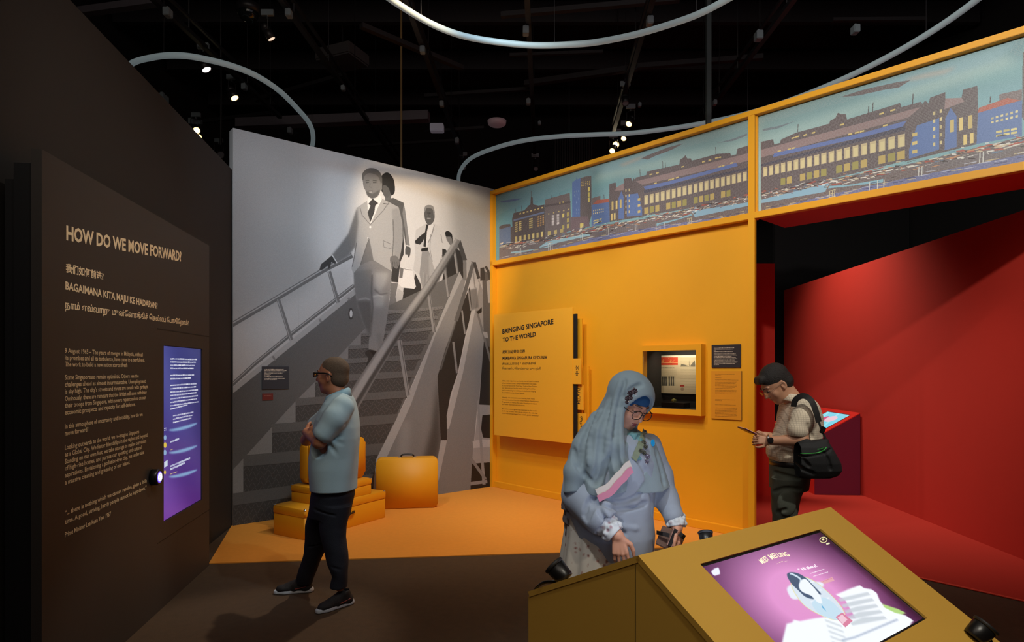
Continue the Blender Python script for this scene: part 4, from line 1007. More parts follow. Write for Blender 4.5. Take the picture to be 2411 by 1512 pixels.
def stext(s_, L, R_, hpx, m=M_SL, off=.01):
    u0, v0 = PF.uv(*L, -.006); u1, v1 = PF.uv(*R_, -.006); _, vt = PF.uv(L[0]-hpx*.3, L[1]-hpx, -.006)
    X = PF.at(u1, v1, -.006)-PF.at(u0, v0, -.006)
    return put_text(s_, PF.at(u0, v0, -.006), X.normalized(), PF.V, X.length, vt-v0, m, con, off)
za = lambda x, y: (1640+x/3.127, 1190+y/3.127)
stext('MEET', za(488,433), za(540,402), 13); stext('MEI', za(556,398), za(600,382), 13); stext('LING', za(612,380), za(690,372), 12)
stext('“ Hi there!', za(762,486), za(890,452), 8, mat('screen_white_letters', S(250, 244, 252), .5, emit=1.0))

def earpiece(name, base, axis, label, h=.07, r=.036, cord=None):
    """black round listening unit: flared foot, barrel, dished cap and a cord"""
    t = thing(name, base, label, 'earpiece', 'black earpieces clipped to the console')
    ax = Vector(axis).normalized()
    bm = bmesh.new(); bm_lathe(bm, base, ax, [(0, r*.86), (h*.12, r*.9), (h*.78, r), (h*.80, r*.92)], 26); build('barrel', bm, M_BLKPL, t, True)
    bm = bmesh.new(); bm_lathe(bm, Vector(base)+ax*h*.80, ax, [(0, r*.95), (h*.05, r*1.08), (h*.17, r*1.08), (h*.20, r*.98), (h*.16, r*.5)], 26); build('cap', bm, mat('black_rubber', S(30, 28, 28), .6), t, True)
    if cord:
        bm = bmesh.new(); bm_tube(bm, catmull(cord, 6), .006, 7); build('cord', bm, M_BLKPL, t, True)
    return t
pk = PF.at(*PF.uv(2290, 1500), .0); 
u_, v_ = PF.uv(2292, 1502)
earpiece('earpiece', PF.at(u_, v_, .0005), PF.N*.7+E*.45, 'black round earpiece at the lower right edge of the near touch screen', h=.062, r=.037,
         cord=[PF.at(u_, v_, .0005)+E*.02, PF.at(u_+.06, v_-.02, .01), PF.at(u_+.07, v_-.06, -.05), PF.at(u_+.06, v_-.08, -.2)])
nb = PB.N
q0 = CA-Gd*.375+E*.045+Vector((0,0,-.375*TB+.001))
earpiece('earpiece', q0, nb*.6-E*.25-Gd*.3, 'black round earpiece on the left corner of the console beside the skirt', h=.07, r=.035, cord=[q0+Vector((0,0,.01)), q0-Gd*.05+Vector((0,0,-.02)), q0-Gd*.12-E*.015+Vector((0,0,-.045)), q0-Gd*.17-E*.01+Vector((0,0,-.12)), q0-Gd*.175+Vector((0,0,-.4))])
q1 = CA-Gd*.413+E*.885+Vector((0,0,-.413*TB+.001))
earpiece('earpiece', q1, nb*.9+E*.3, 'black round earpiece half hidden behind the ridge of the console', h=.052, r=.030, cord=[q1+E*.02, q1+E*.05, q1+E*.05-Gd*.06+Vector((0,0,-.06))])

# ================================================================== kiosk in the red room
M_REDK = mat('kiosk_red', S(222, 44, 34), .45)
kc = thing('touch_kiosk', (4.05, 9.0, 0.0), 'long red lectern with lit screens and a maroon end in the red room', 'kiosk')
KO = Vector((3.845, 8.1, 0)); KE = Vector((.056, 1, 0)).normalized(); KR = Vector((1, -.056, 0)).normalized()
kw, kl, z0k, z1k = .56, 1.75, .735, 1.05
def kpt(a, b, z): return KO+KR*a+KE*b+Vector((0, 0, z))
bm = bmesh.new(); bm_hexa(bm, [kpt(0,0,.011), kpt(kw,0,.011), kpt(kw,kl,.011), kpt(0,kl,.011), kpt(0,0,z0k-.012), kpt(kw,0,z1k-.012), kpt(kw,kl,z1k-.012), kpt(0,kl,z0k-.012)]); build('kiosk_body', bm, M_REDK, kc)
bm = bmesh.new(); bm_hexa(bm, [kpt(0,-.012,.011), kpt(kw,-.012,.011), kpt(kw,-.0005,.011), kpt(0,-.0005,.011), kpt(0,-.012,z0k-.012), kpt(kw,-.012,z1k-.012), kpt(kw,-.0005,z1k-.012), kpt(0,-.0005,z0k-.012)]); build('end_panel', bm, M_MAROON, kc)['label'] = 'maroon end panel'
KP = Plane3(kpt(0, -.012, z0k), KE, KR*kw+Vector((0, 0, z1k-z0k)))
if KP.N.z < 0: KP.N = -KP.N
kvl = math.hypot(kw, z1k-z0k)
bm = bmesh.new(); KP.box(bm, 0, kl+.012, 0, kvl, -.011, 0); build('top_plate', bm, M_REDK, kc)
for i, (ua, ub) in enumerate(((.12, .78), (.98, 1.62))):
    cw = Canvas(ub-ua, kvl-.16, 300, lambda x, y: (0, 0), (150, 225, 235))
    H_, W_ = cw.h, cw.w; Y_, X_ = np.mgrid[0:H_, 0:W_]
    if i == 0:
        cw.a[:] = np.array([.50,.86,.94]); cw.a[(X_+Y_*.6) % 90 < 18] = (.62,.92,.96)
        m_ = ((X_-W_*.35)/30.)**2+((Y_-H_*.45)/50.)**2 < 1; cw.a[m_] = (.86,.3,.5); m_ = ((X_-W_*.6)/40.)**2+((Y_-H_*.7)/22.)**2 < 1; cw.a[m_] = (.95,.8,.85); cw.a[:12] = (.8,.86,.4)
    else:
        cw.a[:] = np.array([.45,.5,.85]); cw.a[(X_*.5+Y_) % 60 < 34] = (.96,.5,.2); cw.a[(X_*.5+Y_) % 60 < 12] = (.98,.85,.4)
    bm = bmesh.new(); KP.box(bm, ua-.01, ub+.01, .07, kvl-.07, .0005, .002); kb_ = build('screen_bezel', bm, M_EDGE, kc)
    quad_print('screen', [KP.at(ub,.08,.003), KP.at(ua,.08,.003), KP.at(ua,kvl-.08,.003), KP.at(ub,kvl-.08,.003)], image_mat('kiosk_screen_%d' % i, cw.a, .2, emit=.95), kb_)

# ================================================================== overhead
def PZ(x, y, z): 
    Y = F*(z-CAMZ)/(HY-y); return P(x, y, Y)
def ring(px, z, label, wires, r=.030):
    pts = [PZ(x, y, z) for x, y in px]
    sm = [Vector(p) for p in catmull(pts, 8)]
    t = thing('ring_light', sm[len(sm)//2], label, 'ring light')
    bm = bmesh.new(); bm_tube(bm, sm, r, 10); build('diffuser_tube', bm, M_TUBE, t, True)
    for w in wires:
        c = sm[int(w*(len(sm)-1))]; bm = bmesh.new(); bm_tube(bm, [c+Vector((0,0,r)), Vector((c.x, c.y, 6.99))], .004, 5); build('hanging_wire', bm, M_RAIL, t)
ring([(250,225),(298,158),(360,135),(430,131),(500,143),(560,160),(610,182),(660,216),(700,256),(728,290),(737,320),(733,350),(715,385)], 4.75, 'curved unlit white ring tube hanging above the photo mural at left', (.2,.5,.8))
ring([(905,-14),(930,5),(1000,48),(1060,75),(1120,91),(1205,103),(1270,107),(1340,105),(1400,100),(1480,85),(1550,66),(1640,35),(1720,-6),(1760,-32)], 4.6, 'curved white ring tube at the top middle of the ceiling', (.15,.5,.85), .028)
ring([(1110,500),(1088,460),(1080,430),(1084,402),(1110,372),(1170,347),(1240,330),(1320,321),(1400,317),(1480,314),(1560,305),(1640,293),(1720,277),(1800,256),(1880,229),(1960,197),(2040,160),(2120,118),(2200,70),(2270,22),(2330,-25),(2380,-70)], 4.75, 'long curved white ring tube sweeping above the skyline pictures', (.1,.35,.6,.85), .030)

def beam(name, a, b, z, w, h, m, label=None, cat=None, grp=None):
    A_, B_ = PZ(*a, z), PZ(*b, z); d = B_-A_; bm = bmesh.new()
    bm_box(bm, (A_+B_)/2, (d.length, w, h), rz=math.atan2(d.y, d.x)); o = build(name, bm, m)
    return setp(o, label, cat, grp)
TZ = 5.25
tracks = [((300,-60),(660,276),'lighting track nearest the left black wall'),((640,-32),(940,388),'second lighting track from the left, passing above the photo mural'),((945,-30),(1090,372),'lighting track ending above the right part of the photo mural'),
          ((1240,-30),(1259,360),'straight lighting track in the middle of the ceiling'),((1545,-30),(1432,350),'lighting track carrying the bright spotlights over the skyline picture'),((1890,-30),(1640,300),'lighting track at the right, running behind the square pole')]
for a, b, l in tracks:
    A_, B_ = PZ(*a, TZ), PZ(*b, TZ); t = thing('lighting_track', (A_+B_)/2, 'long black '+l, 'track', 'ceiling lighting tracks'); d = B_-A_
    bm = bmesh.new(); bm_box(bm, (A_+B_)/2, (d.length, .055, .045), rz=math.atan2(d.y, d.x)); build('track_rail', bm, M_RAIL, t)
    nrm = Vector((-d.y, d.x, 0)).normalized()
    bm = bmesh.new(); bm_box(bm, (A_+B_)/2+Vector((0,0,.16))+nrm*.0, (d.length, .03, .03), rz=math.atan2(d.y, d.x)); build('upper_pipe', bm, M_RAIL, t)
    for k in range(5):
        c = A_.lerp(B_, (k+.5)/5); bm = bmesh.new(); bm_tube(bm, [c+Vector((0,0,.02)), Vector((c.x, c.y, 6.995))], .008, 6); build('hanger_rod', bm, M_RAIL, t)
PIPE_L = ['pale duct crossing the top left corner above the left ring tube', 'thin dark pipe crossing inside the right part of the left ring tube', 'thin dark pipe passing low inside the left ring tube',
 'thin dark pipe left of the middle lighting track', 'dark pipe between the middle track and the spotlight track', 'dark pipe running from the spotlight track to the square grey pole', 'faint pipe at the very top inside the middle ring tube',
 'slanting dark pipe left of the middle ring tube', 'thin dark pipe just above the top edge of the photo mural', 'wide purplish duct crossing behind the photo mural', 'thin dark pipe beside the white sensor box', 'short faint pipe under the middle ring tube', 'short faint pipe at the top right above the long ring tube']
for i, (a, b, z, w) in enumerate([((150,34),(372,3),5.9,.10),((600,236),(812,176),5.9,.07),((480,286),(640,266),5.9,.07),((1000,226),(1250,209),5.8,.06),((1236,197),(1500,160),5.8,.09),((1500,157),(1796,134),5.8,.08),((1180,36),(1600,-2),5.8,.07),((850,60),(1088,160),5.6,.07),((820,345),(1080,330),5.5,.05),((560,292),(1010,274),5.3,.16),((1000,310),(1140,300),5.3,.05),((1200,130),(1420,122),5.9,.05),((1960,47),(2180,45),5.9,.05)]):
    o = beam('ceiling_pipe', a, b, z, w, w*.8, mat('duct_grey', S(104, 98, 104), .6) if w >= .1 else M_CEIL2)
    setp(o, PIPE_L[i], 'pipe', 'pipes crossing under the ceiling')
# structural ribs of the black ceiling
for i in range(9):
    bm = bmesh.new(); bm_box(bm, (.5, .6+i*1.45, 6.80), (12.6, .10, .30)); struct('trim_%d' % (7+i), bm, M_CEIL2)
# vertical poles
def pole(x, Y, ytop_z, yb, w, m, label):
    c = P(x, yb, Y); bm = bmesh.new(); bm_box(bm, (c.x, Y, (c.z+6.99)/2), (w, w, 6.99-c.z)); o = build('hanging_pole', bm, m); setp(o, label, 'pole')
pole(1668, 7.6, 7, 330, .055, mat('pole_bluegrey', S(74, 84, 84), .6), 'square grey pole hanging from the ceiling behind the skyline frame')
pole(945, 8.9, 7, 420, .024, mat('pole_brass', S(150, 120, 70), .5), 'thin brassy pole rising behind the top edge of the photo mural')

# spotlights
M_LAMP = mat('lamp_warm', (1.0, .66, .26), .5, emit=2.4); M_CORE = mat('lamp_core', (1.0, .86, .62), .5, emit=20); M_LAMPW = mat('lamp_neutral', (1.0, .86, .8), .5, emit=6); M_LAMPD = mat('lamp_dim', (1.0, .8, .6), .5, emit=.9)
def spotlight(px, py, z, aim, label, m=M_LAMP, r=.052, L=.17, grp='track spotlights'):
    c = PZ(px, py, z); ax = (Vector(aim)-c).normalized(); t = thing('spotlight', Vector((c.x, c.y, z)), label, 'spotlight', grp)
    back = c-ax*L
    bm = bmesh.new(); bm_lathe(bm, back, ax, [(0, r*.55), (.02, r*.9), (L*.35, r), (L*.36, r*.9), (L*.42, r*.9), (L*.43, r), (L, r), (L, r*.93), (L-.012, r*.9)], 22); lh = build('lamp_housing', bm, M_RAIL, t, True)
    bm = bmesh.new(); bm_lathe(bm, c-ax*.011, ax, [(0, r*.86), (.004, r*.86)], 22); build('lens', bm, m, lh)
    if m is M_LAMP:
        bm = bmesh.new(); bm_lathe(bm, c-ax*.0065, ax, [(0, r*.60), (.002, r*.60)], 18); build('lamp_bulb', bm, M_CORE, lh)
    x, y = frame_of(ax); j = back+ax*L*.5
    bm = bmesh.new(); bm_tube(bm, [j+x*r, j+x*(r+.012), j+x*(r+.012)+Vector((0,0,.13)), j+Vector((0,0,.15)), j-x*(r+.012)+Vector((0,0,.13)), j-x*(r+.012), j-x*r], .006, 6); build('yoke', bm, M_RAIL, t)
    bm = bmesh.new(); bm_box(bm, (j.x, j.y, j.z+.20), (.13, .035, .06)); bm_tube(bm, [j+Vector((0,0,.14)), j+Vector((0,0,.18))], .01, 8); build('track_adapter', bm, M_GREYF, t)
    return t
spotlight(487, 165, 5.0, (-1.1, 7.2, 1), 'black track spotlight with a white glow under the left ring tube', M_LAMPW, .055)
spotlight(553, 232, 5.0, (-1.2, 7.4, 1), 'black track spotlight with a warm glow inside the left ring tube', M_LAMP, .055)
spotlight(463, 308, 5.0, (-1.3, 4.4, 1), 'upper of two dazzling spotlights at the edge of the left black wall', M_LAMP, .055)
spotlight(467, 324, 4.95, (-.8, 4.0, 1), 'lower of two dazzling spotlights at the edge of the left black wall', M_LAMP, .055)
spotlight(640, 93, 5.1, (-.9, 7.4, 2), 'dim spotlight high above the left ring tube', M_LAMPD, .045)
spotlight(1480, 293, 5.0, (-.6, 6.4, 1), 'warm spotlight above the ring tube over the left skyline picture', M_LAMP, .05)
spotlight(1468, 327, 5.12, (-.4, 6.4, 1), 'warm spotlight just under the ring tube over the left skyline picture', M_LAMP, .045)
spotlight(1450, 341, 5.15, (-.6, 4.4, 1.4), 'brightest spotlight just above the left skyline picture', M_LAMP, .058)
spotlight(1441, 356, 4.9, (-.6, 5.4, 1), 'lowest warm spotlight just above the left skyline picture', M_LAMP, .048)
spotlight(1473, 244, 5.1, (1.4, 6.4, 1), 'unlit spotlight with a bluish adapter above the warm spotlights', M_GREYF, .045)
spotlight(930, 8, 5.0, (-.2, 6.4, 3), 'small dim spotlight at the top beside the middle ring tube', M_LAMPD, .035)
spotlight(1262, 398, 5.0, (1.0, 7.0, 2), 'dark unlit spotlight below the end of the middle lighting track', M_GREYF, .04, grp=None)
spotlight(1092, 395, 5.0, (.0, 7.0, 2), 'dark unlit spotlight hanging behind the right edge of the photo mural', M_GREYF, .045, grp=None)
t = spotlight(520, 365, 5.0, (-1.0, 7.0, 2), 'dark unlit spotlight low beside the left edge of the photo mural', M_GREYF, .06, grp=None)
c = PZ(520, 365, 5.0); bm = bmesh.new(); bm_tube(bm, [c+Vector((0,0,.15)), Vector((c.x, c.y, 6.995))], .02, 8); build('drop_rod', bm, M_RAIL, t)
_k = 0; ORD = ['leftmost']+[x+' from the left' for x in 'second third fourth fifth sixth seventh eighth ninth tenth eleventh twelfth thirteenth fourteenth fifteenth sixteenth seventeenth'.split()]+['rightmost']
for px, py, w in sorted(((395,30,.09),(680,32,.08),(808,208,.07),(995,118,.08),(1040,245,.08),(1076,332,.09),(1238,73,.09),(1244,240,.08),(1530,50,.09),(1786,85,.1),(1683,242,.07),(575,205,.08),(683,308,.09),(382,236,.15),(452,287,.10),(1270,290,.06),(1506,247,.06),(2014,70,.09))):
    c = PZ(px, py, TZ-.07); bm = bmesh.new(); bm_box(bm, c, (w*.7, w, w*.9)); bm_box(bm, c+Vector((0,0,w*.55)), (w*.3, w*.3, w*.3)); o = build('track_adapter', bm, M_GREYF, bevel=.006)
    setp(o, 'small grey adapter box on the ceiling tracks, '+ORD[_k], 'adapter', 'adapter boxes on the ceiling tracks'); _k += 1
# smoke detector and sensor boxes, projector, grille
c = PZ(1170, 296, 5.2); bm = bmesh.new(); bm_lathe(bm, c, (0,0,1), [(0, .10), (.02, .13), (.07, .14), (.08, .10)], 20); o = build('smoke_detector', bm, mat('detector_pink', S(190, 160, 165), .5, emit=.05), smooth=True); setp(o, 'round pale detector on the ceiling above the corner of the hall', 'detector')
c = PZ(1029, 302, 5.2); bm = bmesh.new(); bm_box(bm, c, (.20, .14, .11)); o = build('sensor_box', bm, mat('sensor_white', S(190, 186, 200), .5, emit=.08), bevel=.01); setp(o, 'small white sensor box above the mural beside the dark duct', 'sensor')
c = PZ(806, 136, 6.2); t = thing('projector', c, 'dark flat projector box hanging high above the photo mural', 'projector'); bm = bmesh.new(); bm_box(bm, c, (.62, .50, .18), rz=-.4); build('projector_body', bm, mat('projector_grey', S(84, 80, 80), .6), t, bevel=.02)
bm = bmesh.new(); bm_tube(bm, [c+Vector((0,0,.09)), Vector((c.x,c.y,6.99))], .02, 8); build('mount_rod', bm, M_RAIL, t)
c = PZ(585, 30, 5.6); t = thing('dome_camera', c, 'dark round dome camera at the top left of the ceiling', 'camera'); bm = bmesh.new(); bm_ell(bm, c, (.11,.11,.11), seg=20); build('dome', bm, mat('dome_glass', S(24,28,28), .1), t, True)
bm = bmesh.new(); bm_lathe(bm, c, (0,0,1), [(0,.13),(.08,.13),(.10,.05)], 20); bm_tube(bm, [c+Vector((0,0,.1)), Vector((c.x,c.y,6.99))], .015, 8); build('camera_mount', bm, M_RAIL, t, True)
gp = P(1350, 375, 11.6)
t = thing('vent_grille', gp, 'dark ribbed vent grille on the far wall above the left skyline picture', 'grille')
for i in range(16):
    bm = bmesh.new(); bm_box(bm, (gp.x-.33+i*.044, 11.6, gp.z+.1), (.02, .05, .75)); build('slat', bm, M_CEIL2, t)
bm = bmesh.new(); bm_box(bm, (gp.x, 11.66, gp.z+.1), (.76, .05, .8)); build('grille_back', bm, M_CEIL, t)
bm = bmesh.new(); bm_box(bm, (gp.x, 12.29, gp.z+.1), (.06, 1.2, .06)); build('bracket', bm, M_CEIL, t)
# ================================================================== people: one smooth surface per body or garment
class Sdf:
    def __init__(s, lo, hi, h):
        s.h = h; s.lo = np.array(lo, float); n = np.ceil((np.array(hi, float)-s.lo)/h).astype(int)+1
        s.n = n; s.d = np.full(n, 1.0, np.float32)
        s.ax = [s.lo[i]+np.arange(n[i])*h for i in range(3)]
    def win(s, lo, hi, pad):
        a = np.maximum(0, np.floor((np.array(lo)-pad-s.lo)/s.h).astype(int)); b = np.minimum(s.n, np.ceil((np.array(hi)+pad-s.lo)/s.h).astype(int)+1)
        if (b <= a).any(): return None
        sl = tuple(slice(a[i], b[i]) for i in range(3))
        X = s.ax[0][sl[0]][:, None, None]; Y = s.ax[1][sl[1]][None, :, None]; Z = s.ax[2][sl[2]][None, None, :]
        return sl, X, Y, Z
    def comb(s, sl, v, k, mode):
        o = s.d[sl]; v = v.astype(np.float32)
        if mode == 'sub': v = -v
        if k > 0:
            if mode == 'add':
                h = np.clip(.5+.5*(o-v)/k, 0, 1); s.d[sl] = o*(1-h)+v*h-k*h*(1-h)
            else:
                h = np.clip(.5-.5*(o-v)/k, 0, 1); s.d[sl] = o*(1-h)+v*h+k*h*(1-h)
        else: s.d[sl] = np.minimum(o, v) if mode == 'add' else np.maximum(o, v)
    def cap(s, p0, p1, r0, r1, k=.012, mode='add', flat=None):
        """tapered capsule; flat=(dir, f) squeezes it along dir by f"""
        p0 = np.array(p0, float); p1 = np.array(p1, float); r = max(r0, r1)
        w = s.win(np.minimum(p0, p1)-r, np.maximum(p0, p1)+r, .03+k)
        if w is None: return
        sl, X, Y, Z = w; d = p1-p0; L = float(d@d)+1e-12
        qx, qy, qz = X-p0[0], Y-p0[1], Z-p0[2]
        t = np.clip((qx*d[0]+qy*d[1]+qz*d[2])/L, 0, 1)
        vx, vy, vz = qx-t*d[0], qy-t*d[1], qz-t*d[2]
        rr = r0+(r1-r0)*t
        if flat is not None:
            n = np.array(flat[0], float); n /= np.linalg.norm(n); a = vx*n[0]+vy*n[1]+vz*n[2]; m = (1/flat[1]-1)*a
            vx, vy, vz = vx+m*n[0], vy+m*n[1], vz+m*n[2]
            dist = np.sqrt(vx*vx+vy*vy+vz*vz); dist = (dist-rr)*(.5+.5*flat[1])
        else: dist = np.sqrt(vx*vx+vy*vy+vz*vz)-rr
        s.comb(sl, dist, k, mode)
    def chain(s, pts, rs, k=.012, mode='add', flat=None):
        for i in range(len(pts)-1): s.cap(pts[i], pts[i+1], rs[i], rs[i+1], k, mode, flat)
    def ell(s, c, r, R=None, k=.012, mode='add'):
        c = np.array(c, float); r = np.array(r, float); w = s.win(c-r.max(), c+r.max(), .03+k)
        if w is None: return
        sl, X, Y, Z = w; q = [X-c[0], Y-c[1], Z-c[2]]
        if R is not None:
            M = np.array(R); q = [q[0]*M[0, i]+q[1]*M[1, i]+q[2]*M[2, i] for i in range(3)]
        k0 = np.sqrt((q[0]/r[0])**2+(q[1]/r[1])**2+(q[2]/r[2])**2)+1e-9
        k1 = np.sqrt((q[0]/r[0]**2)**2+(q[1]/r[1]**2)**2+(q[2]/r[2]**2)**2)+1e-9
        s.comb(sl, k0*(k0-1)/k1, k, mode)
    def loft(s, rings, k=.015, mode='add', fold=None, yaw=0.0, sq=2.0):
        """rings: (z, cx, cy, rx, ry) sorted by z; fold(theta, z)-> relative radius change"""
        R = np.array(sorted(rings), float); z0, z1 = R[0, 0], R[-1, 0]
        m = R[:, 3:5].max(); w = s.win((R[:, 1].min()-m, R[:, 2].min()-m, z0), (R[:, 1].max()+m, R[:, 2].max()+m, z1), .04+k)
        if w is None: return
        sl, X, Y, Z = w; zz = np.clip(Z, z0, z1)
        f = lambda i: np.interp(zz.ravel(), R[:, 0], R[:, i]).reshape(zz.shape)
        dx, dy = X-f(1), Y-f(2)
        if yaw: c_, s_ = math.cos(yaw), math.sin(yaw); dx, dy = dx*c_+dy*s_, -dx*s_+dy*c_
        rx, ry = f(3), f(4)
        e = (np.abs(dx/rx)**sq+np.abs(dy/ry)**sq)**(1/sq)
        if fold is not None: e = e/(1+fold(np.arctan2(dy/ry, dx/rx), zz))
        dist = (e-1)*np.minimum(rx, ry)
        dz = np.maximum(z0-Z, Z-z1)
        s.comb(sl, np.maximum(dist, dz), k, mode)
    def noise(s, amp, f):
        """gentle cloth-like undulation of the surface"""
        X = s.ax[0][:, None, None]; Y = s.ax[1][None, :, None]; Z = s.ax[2][None, None, :]
        s.d += (amp*(np.sin(f*X+1.3*np.sin(f*.7*Z))*np.sin(f*Y*.9+.8)*np.sin(f*.6*Z+X*f*.5))).astype(np.float32)
    def mesh(s, name, m, parent, smooth=1):
        d = s.d; n = d.shape; neg = d < 0
        c = [neg[i:n[0]-1+i, j:n[1]-1+j, k:n[2]-1+k] for i in (0, 1) for j in (0, 1) for k in (0, 1)]
        al = np.logical_and.reduce(c); an = np.logical_or.reduce(c); act = an & ~al
        idx = np.full(act.shape, -1, np.int64); I = np.argwhere(act); idx[act] = np.arange(len(I))
        acc = np.zeros((len(I), 3)); cnt = np.zeros(len(I))
        offs = [(i, j, k) for i in (0, 1) for j in (0, 1) for k in (0, 1)]
        for a in offs:
            for ax in range(3):
                if a[ax] == 1: continue
                b = list(a); b[ax] = 1
                da = d[I[:, 0]+a[0], I[:, 1]+a[1], I[:, 2]+a[2]]; db = d[I[:, 0]+b[0], I[:, 1]+b[1], I[:, 2]+b[2]]
                mk = (da < 0) != (db < 0); t = np.where(mk, da/(da-db+1e-12), 0)
                p = np.array(a, float)[None]+np.eye(3)[ax][None]*t[:, None]
                acc += p*mk[:, None]; cnt += mk
        V = s.lo+(I+acc/np.maximum(cnt, 1)[:, None])*s.h
        faces = []
        for ax in range(3):
            u, v = [(1, 2), (2, 0), (0, 1)][ax]
            sa = [slice(None)]*3; sb = [slice(None)]*3; sa[ax] = slice(0, n[ax]-1); sb[ax] = slice(1, n[ax])
            A_, B_ = neg[tuple(sa)], neg[tuple(sb)]; E_ = np.argwhere(A_ != B_)
            ok = (E_[:, u] > 0) & (E_[:, v] > 0) & (E_[:, u] < n[u]-1) & (E_[:, v] < n[v]-1); E_ = E_[ok]
            inside = A_[E_[:, 0], E_[:, 1], E_[:, 2]]
            q = []
            for du, dv in ((-1, -1), (0, -1), (0, 0), (-1, 0)):
                w = E_.copy(); w[:, u] += du; w[:, v] += dv; q.append(idx[w[:, 0], w[:, 1], w[:, 2]])
            q = np.stack(q, 1); q = np.where(inside[:, None], q, q[:, ::-1]); faces.append(q)
        Fc = np.concatenate(faces); Fc = Fc[(Fc >= 0).all(1)]
        me = bpy.data.meshes.new(name)
        me.vertices.add(len(V)); me.vertices.foreach_set('co', V.astype(np.float32).ravel())
        me.loops.add(len(Fc)*4); me.loops.foreach_set('vertex_index', Fc.astype(np.int32).ravel())
        me.polygons.add(len(Fc)); me.polygons.foreach_set('loop_start', np.arange(len(Fc), dtype=np.int32)*4)
        me.update(calc_edges=True); me.validate()
        return link(name, me, m, parent, True)

def surf(g, x, y, Y0=1.5, Y1_=6.0, off=0.0):
    """where the camera ray through pixel (x, y) first meets the field's surface"""
    r = Vector(((x-CX)/F, 1, -(y-HY)/F)); C = Vector((0, 0, CAMZ)); a = g.lo[1]; b = g.lo[1]+(g.n[1]-1)*g.h
    ts = np.arange(a, b, g.h*.5); Q = np.array(C)[None]+ts[:, None]*np.array(r)[None]; I = np.round((Q-g.lo)/g.h).astype(int)
    ok = ((I >= 0) & (I < g.n)).all(1); I = np.clip(I, 0, g.n-1); v = np.where(ok, g.d[I[:, 0], I[:, 1], I[:, 2]], 1)
    k = np.argmax(v < 0)
    if not (v < 0).any(): k = int(np.argmin(v))
    return C+r*(ts[k]-off)
def stroke(g, px, r, k=.025, mode='sub', off=0.0, samples=5):
    pts = [surf(g, x, y, off=off) for x, y in catmull(px, samples)]
    rs = r if isinstance(r, (list, tuple)) else (r, r); n = len(pts)
    for i in range(n-1):
        t0, t1 = i/(n-1), (i+1)/(n-1)
        w0 = rs[0]+(rs[1]-rs[0])*t0; w1 = rs[0]+(rs[1]-rs[0])*t1
        g.cap(pts[i], pts[i+1], w0, w1, k, mode)
def ribbon(name, pts, wid, m, parent, thick=.003, nrm=(0, -1, 0)):
    """a flat strap; pts 3-D, wid one width or one per end"""
    pts = [Vector(p) for p in pts]; n = len(pts); N = Vector(nrm).normalized(); bm = bmesh.new(); rows = []
    for i, p in enumerate(pts):
        d = (pts[min(i+1, n-1)]-pts[max(i-1, 0)]).normalized(); s_ = d.cross(N).normalized(); w = wid if not isinstance(wid, tuple) else wid[0]+(wid[1]-wid[0])*i/(n-1)
        rows.append([bm.verts.new(p+s_*w/2+N*thick), bm.verts.new(p-s_*w/2+N*thick), bm.verts.new(p-s_*w/2-N*thick), bm.verts.new(p+s_*w/2-N*thick)])
    for a, b in zip(rows, rows[1:]):
        for i in range(4): bm.faces.new((a[i], a[(i+1) % 4], b[(i+1) % 4], b[i]))
    bm.faces.new(rows[0]); bm.faces.new(rows[-1][::-1])
    return build(name, bm, m, parent)

